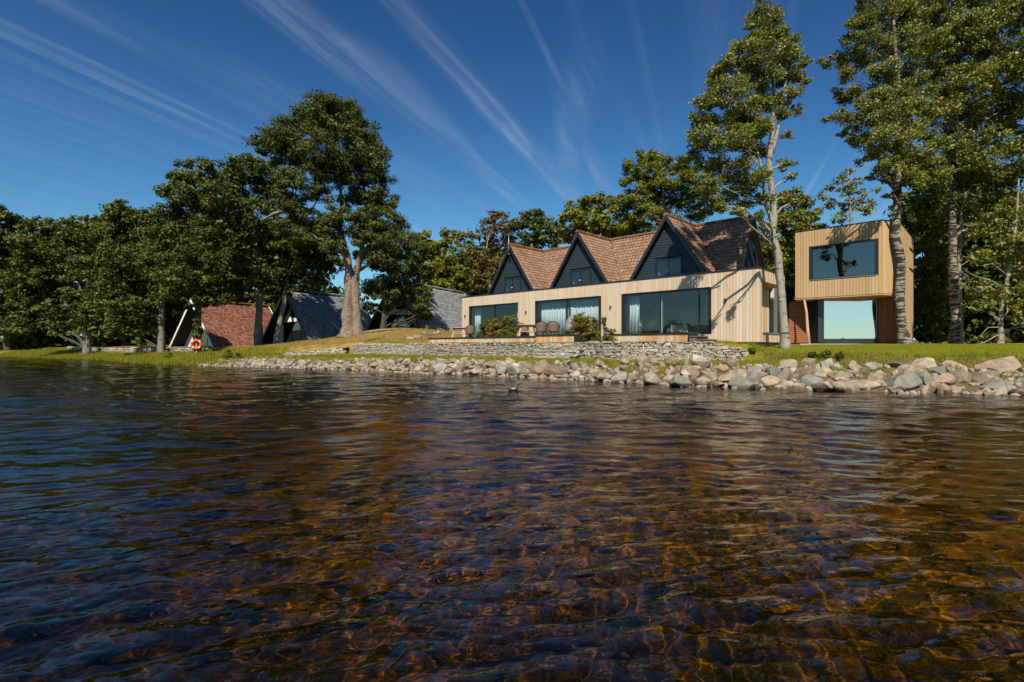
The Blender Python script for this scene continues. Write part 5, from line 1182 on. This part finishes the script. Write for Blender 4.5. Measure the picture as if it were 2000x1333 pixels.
tree('pine_tree', 'tall Scots pine with flat layered top behind the right-hand gable', [[(1300,560,0.35),(1300,440,0.2),(1290,350,.08)]],
  [(1258,308,20),(1278,312,18),(1240,325,18),(1300,325,18),(1262,335,22),(1235,345,14),(1222,355,12),(1325,318,18),(1345,325,18),(1310,350,26),(1280,365,26),(1350,355,26),(1245,380,24),(1225,395,18),(1290,400,30),(1335,390,30),(1375,380,22),(1385,405,18),(1260,415,26),(1310,428,20),(1365,420,18),(1230,420,20),(1225,450,20),(1255,450,20)], 50, 'leaf_pine_lit', 'bark_pine', 0.14, 2.9, 13, 0.55, 0.65, 0.4, 0.8, aspect=0.4) if False else None
tree('pine_tree', 'tall Scots pine with flat layered top behind the right-hand gable', [[(1300,560,0.35),(1300,440,0.2),(1290,350,.08)]],
  [(1258,308,20),(1278,312,18),(1240,325,18),(1300,325,18),(1262,335,22),(1235,345,14),(1222,355,12),(1325,318,18),(1345,325,18),(1310,350,26),(1280,365,26),(1350,355,26),(1245,380,24),(1225,395,18),(1290,400,30),(1335,390,30),(1375,380,22),(1385,405,18),(1260,415,26),(1310,428,20),(1365,420,18),(1230,420,20),(1225,450,20),(1255,450,20)], 50, 'leaf_mid', 'bark_pine', 0.13, 2.8, 13, 0.55, 0.65, 0.4, 0.8, aspect=0.45)
tree('sapling_tree', 'small bright green tree between the right gable and the annex', [[(1545,600,0.12),(1548,480,0.08),(1545,400,.03)]],
  [(1545,385,12),(1530,410,16),(1560,405,16),(1580,425,16),(1545,440,22),(1515,450,18),(1575,460,22),(1600,455,12),(1540,490,24),(1510,500,16),(1530,540,22),(1545,590,22),(1520,575,12),(1560,520,18)], 40, 'leaf_mid', 'bark_grey', 0.11, 3.2, 14, 0.5, lsc=1.5)
tree('aspen_tree', 'slim sparse young aspen rising behind the annex roof', [[(1662,470,0.09),(1660,400,0.06),(1656,330,0.02)]],
  [(1657,335,8),(1640,352,10),(1672,355,10),(1650,375,14),(1618,372,9),(1605,385,8),(1685,380,10),(1698,395,9),(1630,400,12),(1665,405,16),(1695,415,12),(1640,425,12),(1715,370,6)], 42, 'leaf_mid', 'bark_pale', 0.10, 1.6, 15, 0.35)
POP = dict(bsc=0.9, leaf=0.043, puff=0.34, squash=0.9, hollow=0.12, aspect=0.85, upb=0.05, orient=0.35)
tree('poplar_tree', 'tall poplar with pale trunk standing at the corner of the timber house', [[(1533,674,0.20),(1530,620,0.17),(1525,560,0.16),(1519,500,0.15),(1508,455,0.15),(1512,420,0.135),(1507,370,0.12),(1502,320,0.12),(1508,260,0.10),(1512,180,0.07),(1500,90,0.05),(1495,10,0.02)],[(1514,452,0.10),(1495,400,0.08),(1490,340,0.06),(1478,290,0.04)],[(1508,300,0.08),(1520,250,0.07),(1530,180,0.05),(1545,120,0.02)]],
  [(1497,-15,16),(1490,20,20),(1508,35,18),(1475,45,16),(1500,65,26),(1470,80,20),(1525,70,18),(1445,95,20),(1480,110,28),(1520,110,26),(1552,80,12),(1550,108,16),(1572,120,10),(1420,130,18),(1400,150,18),(1445,145,26),(1490,155,28),(1535,150,22),(1565,145,14),(1390,178,18),(1425,185,28),(1470,195,30),(1510,200,24),(1550,180,14),(1575,160,8),(1375,205,16),(1395,225,24),(1440,235,30),(1485,245,26),(1530,225,14),(1555,215,10),(1365,245,16),(1385,270,26),(1430,280,30),(1475,290,26),(1540,262,9),(1365,300,16),(1395,320,26),(1440,335,28),(1485,345,20),(1535,320,12),(1548,345,8),(1385,360,20),(1425,375,24),(1465,385,20),(1500,390,12),(1405,400,14,-0.8),(1440,415,12,-1.8),(1530,385,12),(1552,395,8),(1352,225,7),(1350,262,8),(1480,420,10,-1.8),(1375,385,10)],
  22.5, 'leaf_poplar', 'bark_pale', dens=2.9, seed=16, tn=12, wobt=0.12, twig=0.02, **POP)
tree('poplar_tree', 'tall poplar with dark blotched trunk growing against the annex corner', [[(1764,674,0.27),(1760,640,0.21),(1757,580,0.20),(1760,520,0.19),(1748,460,0.18),(1752,400,0.16),(1755,330,0.14),(1755,250,0.12),(1752,150,0.09),(1745,40,0.06),(1745,-80,0.02)],[(1754,330,0.07),(1738,290,0.06),(1728,250,0.05),(1720,180,0.03)]],
  [(1745,-90,30),(1720,-40,34),(1770,-45,34),(1680,-10,20),(1705,20,28),(1745,30,34),(1785,25,32),(1680,50,22),(1660,75,14),(1710,80,30),(1755,90,34),(1800,90,28),(1640,112,14),(1615,122,10),(1602,120,6),(1670,120,24),(1720,140,28),(1770,150,30),(1650,150,14),(1632,180,9),(1665,180,20),(1715,190,26),(1765,205,28),(1800,170,20),(1622,232,9),(1645,225,14),(1680,235,20),(1720,245,24),(1770,260,26),(1648,258,10),(1685,275,16),(1660,270,9),(1720,290,20),(1760,310,22),(1795,300,22),(1690,310,12),(1715,335,14),(1745,350,14),(1780,350,18),(1700,345,7),(1740,378,9),(1700,200,24,-1.5),(1740,230,26,-2.2),(1775,190,26,-2.0),(1720,270,22,-2.4),(1760,285,24,-2.6),(1745,320,18,-2.4),(1785,240,24,-2.2),(1705,300,12,-2)],
  24.6, 'leaf_poplar', 'bark_blotched', dens=2.7, seed=17, tn=12, wobt=0.12, twig=0.02, **POP)
tree('poplar_tree', 'tallest pale-trunked poplar right of the annex, its crown filling the top right corner', [[(1865,674,0.27),(1866,620,0.2),(1862,540,0.19),(1860,470,0.18),(1862,400,0.15),(1860,330,0.13),(1868,240,0.11),(1862,120,0.08),(1870,0,0.05),(1870,-140,0.02)],[(1863,395,0.07),(1850,372,.06),(1838,330,0.04)]],
  [(1880,-140,50),(1840,-80,44),(1920,-80,46),(1830,-20,36),(1880,-15,42),(1935,-10,38),(1810,30,28),(1850,50,38),(1900,55,42),(1950,45,34),(1985,40,20),(1830,95,32),(1880,110,40),(1930,110,38),(1975,95,26),(1820,150,28),(1860,165,36),(1915,170,40),(1965,160,34),(1995,130,20),(1835,215,30),(1885,225,38),(1940,225,38),(1985,210,30),(1820,270,24),(1865,285,32),(1920,290,38),(1970,280,34),(1840,330,24),(1890,345,30),(1945,350,34),(1990,340,28),(1870,400,22),(1920,410,28),(1965,410,26),(1820,360,16),(1805,220,16),(1800,330,12)],
  27.0, 'leaf_poplar', 'bark_blotched', dens=2.4, seed=18, tn=12, wobt=0.12, twig=0.02, leaf=0.055, puff=0.36, squash=0.9, hollow=0.12, aspect=0.85, upb=0.05, orient=0.35)
tree('birch_tree', 'slender pale stem close beside the tallest poplar', [[(1877,672,0.11),(1876,600,0.09),(1873,500,0.08),(1878,420,0.06),(1885,350,0.03)],[(1876,530,.03),(1890,540,.025),(1893,560,.018),(1898,572,.01)],[(1875,625,.03),(1890,618,.02),(1896,600,.012)],[(1876,560,.025),(1862,545,.018),(1850,520,.01)],[(1875,470,.03),(1888,455,.02),(1892,440,.01)]],
  [(1885,360,14),(1870,400,12),(1900,420,16),(1880,470,12),(1905,500,16),(1890,540,12),(1908,575,14)], 27.8, 'leaf_poplar', 'bark_pale', 0.07, 1.6, 19, 0.3)
tree('birch_tree', 'leaning birch with short bare twigs at the far right lawn edge', [[(1953,676,0.12),(1954,640,0.10),(1956,600,.08),(1966,560,.08),(1975,500,0.07),(1985,430,0.05),(1990,350,.02)],[(1955,640,0.05),(1942,618,0.03)],[(1956,635,.05),(1968,610,.03),(1966,590,.02)],[(1958,655,.03),(1990,640,.02),(2015,610,.012)],[(1955,662,.028),(1925,668,.018),(1900,676,.01)],[(1966,565,.03),(1935,548,.022),(1905,540,.012),(1880,525,.006)],[(1963,575,.028),(1930,560,.02),(1912,572,.012),(1898,560,.006)],[(1970,540,.03),(1938,515,.02),(1915,520,.012),(1900,500,.006)],[(1957,650,.025),(1930,640,.016),(1915,655,.008)],[(1972,530,.03),(1995,525,.02),(2020,530,.012)]],
  [(1990,400,24),(1960,430,24),(2015,440,30),(1930,450,20),(1985,480,26),(1945,500,20),(2010,520,30),(1915,560,16),(1950,565,20),(1990,575,26),(1925,590,12),(1975,610,14),(2030,480,30),(1910,500,14),(1900,600,10)], 23.5, 'leaf_poplar', 'bark_pale', 0.065, 1.9, 20, 0.28)
tree('poplar_tree', 'poplar cut by the right edge of the photo behind the leaning birch', [[(2060,690,0.26),(2055,500,0.2),(2060,250,0.12)]],
  [(2040,100,50),(2090,160,55),(2030,200,44),(2080,260,50),(2020,290,36),(2060,350,50),(2020,400,36),(2100,420,60),(2040,0,50),(2100,60,60),(2050,470,45),(2080,560,50),(2030,600,30)], 25, 'leaf_poplar', 'bark_pale', 0.09, 1.9, 21, 0.4)
tree('bushy_undergrowth', 'dense green bushes in sun right of the annex corner window', [], [(1805,410,18),(1830,430,24),(1810,455,24),(1850,470,20),(1815,500,28),(1845,520,22),(1810,545,26),(1840,565,26),(1812,590,26),(1845,610,22),(1805,630,20),(1835,645,22),(1862,645,14),(1800,380,20),(1840,395,20)], 33, 'leaf_mid', 'bark_dark', 0.10, 2.7, 22, 0.4, cat='bush')
# far layers of woodland that read as one dark mass
def wood(name, label, boxes, leaf, seed, mat='leaf_dark', dens=2.2):
    L3 = []; rg_ = random.Random(seed)
    for (x0, x1, y0, y1, Ya, Yb, n, rr_) in boxes:
        for _ in range(n):
            Yl = rg_.uniform(Ya, Yb); p = P(rg_.uniform(x0, x1), rg_.uniform(y0, y1), Yl); L3.append((p.x, p.y, p.z, rr_*rg_.uniform(.7,1.3)))
    v, f, t = leaves(L3, leaf, dens, seed, 0.9); o = link(name, mesh_arr(name, v, f, M[mat], False, t)); tag(o, label, 'woodland', kind='stuff')
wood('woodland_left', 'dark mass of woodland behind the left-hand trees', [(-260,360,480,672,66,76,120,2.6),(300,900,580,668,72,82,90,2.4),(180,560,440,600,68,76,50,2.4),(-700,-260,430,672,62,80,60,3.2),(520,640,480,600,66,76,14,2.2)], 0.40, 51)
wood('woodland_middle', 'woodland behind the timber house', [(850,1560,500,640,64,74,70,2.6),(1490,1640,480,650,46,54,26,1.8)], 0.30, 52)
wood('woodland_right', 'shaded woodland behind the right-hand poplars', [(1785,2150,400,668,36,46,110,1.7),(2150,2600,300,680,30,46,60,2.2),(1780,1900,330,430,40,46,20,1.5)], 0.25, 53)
# ivy sleeve on the trunk behind the lifebuoy
v, f, t = leaves([(*P(386, y_, 39.7), 0.30) for y_ in (680,668,655,640,625,610,595,580)]+[(*P(372,600,39.7),0.4),(*P(402,575,39.7),0.45),(*P(405,560,39.5),0.5)], 0.09, 3.2, 61, 0.25)
tag(link('ivy', mesh_arr('ivy', v, f, M['leaf_dark'], False, t)), 'dark ivy climbing the trunk above the lifebuoy', 'ivy')
# lifebuoy on the ivy trunk
lp = P(383, 673, 36.5); lb = empty('lifebuoy', lp, 'orange lifebuoy ring with white bands hanging by the ivy-covered trunk', 'lifebuoy', R(20))
mb = MB(); n, m = 32, 10; Rm, rm = 0.29, 0.085
for i in range(n):
    for j in range(m):
        a, b = 2*math.pi*i/n, 2*math.pi*j/m; mb.v.append(((Rm+rm*math.cos(b))*math.cos(a), rm*math.sin(b)*0.8, (Rm+rm*math.cos(b))*math.sin(a)))
for i in range(n):
    for j in range(m): mb.f.append((i*m+j, ((i+1) % n)*m+j, ((i+1) % n)*m+(j+1) % m, i*m+(j+1) % m)); mb.t.append(.5)
part('ring', mb, M['orange_plastic'], lb, True)
for k_ in range(4):
    mb = MB(); nn_ = 4; a0 = math.pi/4+k_*math.pi/2-0.10
    for i in range(nn_):
        for j in range(m):
            a, b = a0+0.2*i/(nn_-1), 2*math.pi*j/m; r_ = rm*1.06; mb.v.append(((Rm+r_*math.cos(b))*math.cos(a), r_*math.sin(b)*0.82, (Rm+r_*math.cos(b))*math.sin(a)))
    for i in range(nn_-1):
        for j in range(m): mb.f.append((i*m+j, (i+1)*m+j, (i+1)*m+(j+1) % m, i*m+(j+1) % m)); mb.t.append(.5)
    part('band', mb, M['white_tape'], lb, True)
mb = MB(); mb.box(-0.04, 0.04, 0.08, 0.16, -lp.z+gz(lp.x, lp.y)-0.1, 0.30); o = link('lifebuoy_post', mb.mesh('lifebuoy_post', M['table_wood']), None, lp, R(20)); tag(o, 'short wooden post carrying the orange lifebuoy', 'post')

# fallen branch and rocks on the mound
def spl(label, pts, r0, mat, name, seed):
    mb = MB(); pp = [P(*q) for q in pts]; mb.tube(pp, [r0*(1-0.7*i/(len(pp)-1)) for i in range(len(pp))], 7, 0.3, seed); o = link(name, mb.mesh(name, M[mat], True)); tag(o, label, 'branch' if 'branch' in name else 'root')
def onm(px, py, dz=0.03):
    p = hit(px, py); return (px, HZ-(p.z+dz-EYE)*1000/p.y, p.y)
spl('thick grey surface root running right from the big pine', [onm(705,652), onm(728,650,.08), onm(745,648,.10), onm(765,646,.06), onm(785,645,.02)], 0.14, 'bark_pine', 'pine_root', 4)
spl('short dark root on the dry slope below the big pine', [onm(712,668), onm(735,663,.04), onm(752,661,.02)], 0.06, 'bark_dark', 'pine_root', 5)
for i, (px, py, w, h, mt) in enumerate(((835,655,30,12,'rock_brown'),(815,658,26,10,'rock_tan'),(852,652,18,9,'rock_pink'),(800,662,20,7,'rock_pale'))):
    p = hit(px, py); boulder(p.x, p.y, p.z, w/1000*p.y, 0.7, h/1000*p.y*1.2, mt, ('brown rock outcrop on the mound beside the deck end','tan rock slab on the mound left of the brown outcrop','small pinkish rock by the left end of the deck','flat pale rock low on the mound')[i])

# ------------------------------------------------------------------ terrace furniture
def make_tub_chair(label):
    r_ = empty('wicker_chair', (0,0,0), label, 'chair'); n = 22
    mb = MB(); rows = 5; o_ = []
    for i in range(n+1):
        a = R(-125)+R(250)*i/n; hb = 0.40+0.46*max(0, math.cos(a*0.60))**1.3
        for j in range(rows+1):
            t = j/rows; r0 = 0.27+0.07*t; z = 0.24+(hb-0.24)*t; o_.append((r0*math.sin(a), r0*math.cos(a)+0.03*t, z))
    mb.add(o_, [(i*(rows+1)+j, (i+1)*(rows+1)+j, (i+1)*(rows+1)+j+1, i*(rows+1)+j+1) for i in range(n) for j in range(rows)])
    b = part('shell', mb, M['wicker'], r_, True); s_ = b.modifiers.new('t', 'SOLIDIFY'); s_.thickness = 0.03
    mb = MB(); mb.tube([o_[i*(rows+1)+rows] for i in range(n+1)], 0.042, 6); part('rim', mb, M['chair_rim'], r_, True)
    mb = MB(); mb.lathe([(0,0.34),(0.27,0.34),(0.29,0.38),(0.27,0.42),(0,0.42)], 18); part('seat', mb, M['wicker'], r_, True)
    for sx_ in (-1,1):
        for sy_ in (-1,1): mb = MB(); mb.tube([(sx_*0.18, sy_*0.18, 0.34), (sx_*0.23, sy_*0.23, 0.0)], 0.017, 6); part('leg', mb, M['metal_pole'], r_)
    return r_
def make_table(label, w=1.25, d=0.8):
    r_ = empty('picnic_table', (0,0,0), label, 'table')
    for i in range(5): mb = MB(); mb.box(-w/2, w/2, -d/2+i*d/5+0.006, -d/2+(i+1)*d/5-0.006, 0.70, 0.755); part('tabletop_board', mb, M['table_wood'], r_)
    for sx_ in (-1,1):
        for sy_ in (-1,1): mb = MB(); mb.bar((sx_*(w/2-0.22), sy_*0.12, 0.70), (sx_*(w/2-0.02), sy_*0.34, 0.0), 0.10, 0.09, (0,1,0)); part('leg', mb, M['table_wood'], r_)
    mb = MB(); mb.box(-w/2+0.18, w/2-0.18, -0.20, 0.20, 0.28, 0.34); part('shelf', mb, M['table_wood'], r_)
    mb = MB(); mb.box(-w/2+0.12, w/2-0.12, -0.05, 0.05, 0.60, 0.70); part('rail', mb, M['table_wood'], r_)
    return r_
def put(o, px, Y, z, rz, label=None): o.location = ((px-1000)/1000*Y, Y, z); o.rotation_euler = (0,0,rz); o['label'] = label or o['label']; return o
ch = make_tub_chair('x'); ch['group'] = 'wicker tub chairs on the terrace'
put(ch, 1057, 31.0, 1.80, R(180), 'left one of the two brown wicker tub chairs before the middle window')
put(copy_tree(ch), 1081, 30.6, 1.80, R(165), 'right one of the two brown wicker tub chairs before the middle window')
put(copy_tree(ch), 1022, 32.6, 1.80, R(20), 'wicker tub chair behind the middle picnic table')
put(copy_tree(ch), 918, 35.9, 1.80, R(200), 'wicker tub chair right of the left picnic table')
tb = make_table('x'); tb['group'] = 'timber tables on the terrace'
put(tb, 1030, 31.6, 1.80, R(8), 'timber table with splayed pale legs left of the paired wicker chairs')
put(copy_tree(tb), 899, 36.3, 1.80, R(12), 'timber table with splayed legs at the left end of the deck')
# arched stand with hanging seat, half hidden by the yellow shrub
hs_ = empty('hanging_seat', (P(1115,660,28.3).x, 28.3, 1.84), 'grey hanging seat with pale cushion on a curved stand, half hidden by a yellow shrub', 'seat', R(-10))
mb = MB(); mb.tube([(-0.42,0,0.02),(-0.05,0,0.03),(0.38,0,0.08),(0.52,0,0.5),(0.46,0,1.0),(0.30,0,1.36),(0.05,0,1.50),(-0.18,0,1.40)], 0.028, 8); part('curved_stand', mb, M['metal_pole'], hs_, True)
mb = MB(); mb.lathe([(0.0,0.02),(0.42,0.02),(0.42,0.06),(0.0,0.06)], 18); part('base', mb, M['dark_frame'], hs_)
mb = MB(); mb.lathe([(0.10,0.10),(0.30,0.16),(0.33,0.34),(0.27,0.55),(0.18,0.80),(0.08,0.98),(0.02,1.02)], 14, (-0.06,0,0)); part('basket', mb, M['grey_trim'], hs_, True)
mb = MB(); mb.tube([(-0.06,0,1.02),(-0.1,0,1.43)], 0.01, 5); part('chain', mb, M['metal_pole'], hs_)

# shrubs
def shrub(px, pyb, ytop, wpx, Y, leafm, label, seed, name='shrub', leaf=0.05, dens=2.6, shape='round', stemm='bark_dark'):
    b = P(px, pyb, Y); g_ = max(gz(b.x, b.y), b.z) if Y < 30 else gz(b.x, b.y); root = empty(name, (b.x, b.y, g_), label, 'shrub'); rg_ = random.Random(seed); H = (EYE+(HZ-ytop)/1000*Y)-g_; W = wpx/1000*Y; L3 = []
    mb = MB()
    for i in range(3): mb.tube([(rg_.uniform(-.05,.05), rg_.uniform(-.05,.05), -0.05), (rg_.uniform(-.1,.1)*W, rg_.uniform(-.1,.1), H*0.5), (rg_.uniform(-.25,.25)*W, 0, H*0.92)], [0.025,0.018,0.006], 5)
    part('stem', mb, M[stemm], root)
    for i in range(12):
        t = rg_.random(); wf = {'round': math.sin(math.pi*min(.95,(t*0.85+0.12)))**0.5, 'cone': 1-0.75*t, 'column': 0.8+0.2*math.sin(t*9)}[shape]
        L3.append((rg_.uniform(-.36,.36)*W*wf, rg_.uniform(-.3,.3)*W*wf, H*(0.10+0.82*t), W*0.22*(0.7+0.5*wf)))
    v, f, t = leaves(L3, leaf, dens, seed, W*0.12, 1.0, 0.2, 0.6, 0.4); link('foliage', mesh_arr('foliage', v, f, M[leafm], False, t), root); return root
shrub(945,670,626,28,33.4,'leaf_dark','narrow dark green shrub in front of the left deck',71,shape='column')
shrub(972,668,622,44,32.6,'leaf_yellow','yellowish shrub in front of the left window, beside the dark one',72,leaf=0.045)
shrub(994,668,616,44,32.2,'leaf_mid','broad green shrub in front of the left window, nearest the timber table',73)
shrub(1137,668,612,50,24.6,'leaf_yellow','large yellow-green leafy shrub in front of the middle window',74,leaf=0.045,dens=2.2)
shrub(1163,668,622,20,24.4,'leaf_yellow','slim upright yellow-green shrub, middle one of three before the middle window',75,shape='column',leaf=0.04,dens=2.0)
shrub(1180,669,616,26,24.0,'leaf_autumn','rusty conical shrub, rightmost of three before the middle window',76,shape='cone',leaf=0.04,dens=2.0)
shrub(1195,669,640,20,24.0,'leaf_yellow','wispy low yellow plant against the timber wall',77,leaf=0.035,dens=1.0)
for i, (px, py, w, lab) in enumerate(((1590,699,22,'dark weedy clump on the earth bank below the poplar'),(1612,697,20,'tall dark weeds left of the annex on the lawn edge'),(1640,700,22,'low dark clump of weeds below the annex red wall'),(1468,690,14,'small leafy weed at the end of the stone wall'))):
    p = hit(px, py+3); shrub(px, py+3, py-9, w, p.y, 'leaf_dark', lab, 80+i, 'weed_clump', 0.05, 2.0)
for i, (px, ytop) in enumerate(((445,683),(462,690),(330,690))):
    p = hit(px, 703); shrub(px, 703, ytop, 18, p.y, 'leaf_mid', ('leafy grey-green weed on the bank right of the lifebuoy','small pale weed on the bank near the first rubble rocks','low weed on the bank left of the lifebuoy')[i], 90+i, 'weed_clump', 0.07, 1.4)

# ------------------------------------------------------------------ things seen through the windows
def make_dining_chair(label):
    r_ = empty('dining_chair', (0,0,0), label, 'chair'); mb = MB(); n = 14; o_ = []
    for i in range(n+1):
        a = R(-105)+R(210)*i/n; hb = 0.62+0.24*max(0, math.cos(a*0.8))
        for j in range(4): t = j/3; o_.append(((0.24+0.04*t)*math.sin(a), (0.24+0.05*t)*math.cos(a), 0.42+(hb-0.42)*t))
    mb.add(o_, [(i*4+j, (i+1)*4+j, (i+1)*4+j+1, i*4+j+1) for i in range(n) for j in range(3)]); b = part('backrest', mb, M['upholstery'], r_, True); s_ = b.modifiers.new('t','SOLIDIFY'); s_.thickness = 0.05
    mb = MB(); mb.lathe([(0,0.38),(0.26,0.38),(0.28,0.43),(0.25,0.48),(0,0.48)], 14); part('seat', mb, M['upholstery'], r_, True)
    for sx_ in (-1,1):
        for sy_ in (-1,1): mb = MB(); mb.tube([(sx_*0.14, sy_*0.14, 0.38), (sx_*0.21, sy_*0.21, 0)], [0.022,0.012], 6); part('leg', mb, M['table_wood'], r_)
    return r_
dc = make_dining_chair('x'); dc['group'] = 'upholstered chairs inside the right-hand room'
put(dc, 1246, 29.2, ZF, R(150), 'cream upholstered chair behind the left pane of the right-hand window')
put(copy_tree(dc), 1273, 29.6, ZF, R(200), 'shaded upholstered chair behind the centre bar of the right-hand window')
dt = empty('dining_table', ((1262-1000)/1000*30.4, 30.4, ZF), 'dark dining table inside the right-hand room', 'table', HROT)
mb = MB(); mb.box(-0.9,0.9,-0.45,0.45,0.71,0.75); part('tabletop', mb, M['dark_frame'], dt)
for sx_ in (-1,1):
    for sy_ in (-1,1): mb = MB(); mb.box(sx_*0.8-0.03,sx_*0.8+0.03,sy_*0.38-0.03,sy_*0.38+0.03,0,0.71); part('leg', mb, M['dark_frame'], dt)
pl = empty('pendant_lamp', P(1270, 597.5, 29.0), 'pale cone pendant lamp hanging inside the right-hand window', 'lamp')
mb = MB(); mb.lathe([(0.13,0.0),(0.05,0.09),(0.03,0.16),(0.0,0.17)], 14); part('lamp_shade', mb, M['white_paint'], pl, True); mb = MB(); mb.tube([(0,0,0.17),(0,0,4.29-pl.location.z)], 0.006, 5); part('cord', mb, M['dark_frame'], pl)
sf = empty('sofa', ((1326-1000)/1000*27.4, 27.4, ZF), 'low cream sofa back behind the right-hand glass pane', 'sofa', R(0))
mb = MB(); mb.box(-0.45,0.45,-0.12,0.10,0.08,0.48); part('backrest', mb, M['upholstery'], sf); mb = MB(); mb.box(-0.45,0.45,0.11,0.7,0.08,0.30); part('seat', mb, M['upholstery'], sf); mb = MB(); mb.box(-0.42,0.42,-0.1,0.65,0.0,0.08); part('base', mb, M['dark_frame'], sf)
scn = empty('wall_screen', HW(16.4, -4.57, 2.62), 'large black screen on the back wall of the left room', 'television', HROT)
mb = MB(); mb.box(-0.95,0.95,-0.02,0.05,0.0,1.1); part('panel', mb, M['black_screen'], scn); mb = MB(); mb.box(-1.0,1.0,-0.03,0.02,-0.04,1.14); part('bezel', mb, M['dark_frame'], scn)
pt = empty('planter', (P(955,660,33.6).x, 35.5, 1.80), 'small dark purple flower pot on the left deck', 'pot'); mb = MB(); mb.lathe([(0,0),(0.12,0),(0.17,0.3),(0.15,0.3),(0.13,0.24),(0,0.24)], 14); part('pot', mb, M['purple_pot'], pt, True)

# ------------------------------------------------------------------ duck
dp_ = Vector((0.003*14.1, 14.1, 0.01)); dk_ = empty('duck', dp_, 'small dark duck with pale flank swimming just off the boulders', 'duck', R(5))
import bmesh as _b
def blob(name, verts, edges, radii, mat, root, sub=2):
    me = bpy.data.meshes.new(name); me.from_pydata(verts, edges, []); o = link(name, me, root)
    sk_ = o.modifiers.new('s', 'SKIN'); 
    for i, rr_ in enumerate(radii): me.skin_vertices[0].data[i].radius = rr_ if hasattr(rr_, '__len__') else (rr_, rr_)
    me.skin_vertices[0].data[0].use_root = True; ss = o.modifiers.new('d', 'SUBSURF'); ss.levels = sub; ss.render_levels = sub; me.materials.append(mat); sk_.use_smooth_shade = True; return o
def duck_body():
    mb = MB(); prof = [(-0.17,0.075,0.012),(-0.14,0.05,0.035),(-0.08,0.035,0.062),(0.0,0.025,0.072),(0.07,0.03,0.065),(0.105,0.06,0.042),(0.112,0.095,0.027),(0.115,0.125,0.026),(0.125,0.145,0.031),(0.150,0.150,0.026),(0.168,0.145,0.010),(0.20,0.138,0.007),(0.212,0.136,0.003)]
    mb.tube([(x, 0, z) for x, z, r_ in prof], [r_ for _, _, r_ in prof], 12); return mb
db = part('body', duck_body(), M['duck_brown'], dk_, True)
mb = MB(); mb.tube([(-0.08,-0.052,0.035),(0.0,-0.062,0.03),(0.07,-0.045,0.04)], [0.01,0.026,0.01], 8); part('flank', mb, M['duck_white'], dk_, True)

# ------------------------------------------------------------------ grass
def blades(pts, h, w, seed, lean=0.35):
    rg_ = np.random.default_rng(seed); n = len(pts); a = rg_.uniform(0, 2*np.pi, n); hh = h*rg_.uniform(0.45, 1.25, n); ln = lean*hh*rg_.uniform(0.2, 1.2, n); b = rg_.uniform(0, 2*np.pi, n)
    z = ground(pts[:,0], pts[:,1])-0.01; w_ = w*rg_.uniform(.7,1.3,n); dx, dy = np.cos(a)*w_, np.sin(a)*w_
    v = np.stack([np.stack([pts[:,0]-dx, pts[:,1]-dy, z], 1), np.stack([pts[:,0]+dx, pts[:,1]+dy, z], 1), np.stack([pts[:,0]+np.cos(b)*ln, pts[:,1]+np.sin(b)*ln, z+hh], 1)], 1).reshape(-1, 3)
    return v, np.arange(3*n).reshape(-1, 3), rg_.random(n)
def region(n, x0, x1, y0, y1, f, seed):
    rg_ = np.random.default_rng(seed); out = []; c_ = 0
    while c_ < n:
        x = rg_.uniform(x0, x1, 60000); y = rg_.uniform(y0, y1, 60000); d = sdist(x, y, SHORE); b = sdist(x, y, BREAK); clump = 0.5+0.5*wob(x, y, 0.5, 2.0)
        m = f(x, y, d, b) & (rg_.random(60000) < np.clip(clump+0.25, 0.1, 1)); out.append(np.stack([x[m], y[m]], 1)); c_ += m.sum()
        if len(out) > 60: break
    return np.concatenate(out)[:n]
def grass(name, label, n, box, f, h, w, seed, mat='grass'):
    p = region(n, *box, f, seed); v, fc, t = blades(p, h, w, seed); tag(link(name, mesh_arr(name, v, fc, M[mat], False, t)), label, 'grass', kind='stuff')
grass('grass_ledge', 'green grass strip between the rubble bank and the stone wall', 70000, (-13,10.5,14,38), lambda x, y, d, b: (d > 1.95) & (b < -0.22), 0.13, 0.009, 1)
grass('grass_lawn', 'short bright lawn in front of the annex', 60000, (9.3,34,11,27), lambda x, y, d, b: (b > 0.1) & (b < 7.5), 0.045, 0.008, 2)
grass('grass_fringe', 'longer grass hanging over the earth bank below the lawn', 26000, (9.2,34,9,21), lambda x, y, d, b: (b > -0.75) & (b < 0.35) , 0.14, 0.009, 3)
grass('grass_shore', 'rough grass growing down to the water on the left shore', 60000, (-62,-17,30,64), lambda x, y, d, b: (d > -0.05) & (b < 0.3), 0.28, 0.018, 4)
grass('grass_dry', 'dry golden grass on the mound around the pine', 60000, (-26,-1,37,48), lambda x, y, d, b: (b > 0.2) & ((x+0.69/0.7241*0) < 40), 0.10, 0.014, 5, 'grass_dry')
grass('grass_terrace', 'thin grass behind the top of the retaining wall', 14000, (-11,9.3,20,38), lambda x, y, d, b: (b > 0.25) & (b < 1.6), 0.09, 0.009, 6)

grass('grass_between_rocks', 'sparse grass tufts growing between the shoreline boulders', 9000, (-18,20,10,33), lambda x, y, d, b: (d > 0.6) & (d < 1.95) & (wob(x, y, 0.5, 1.4) > 0.75), 0.22, 0.008, 7)
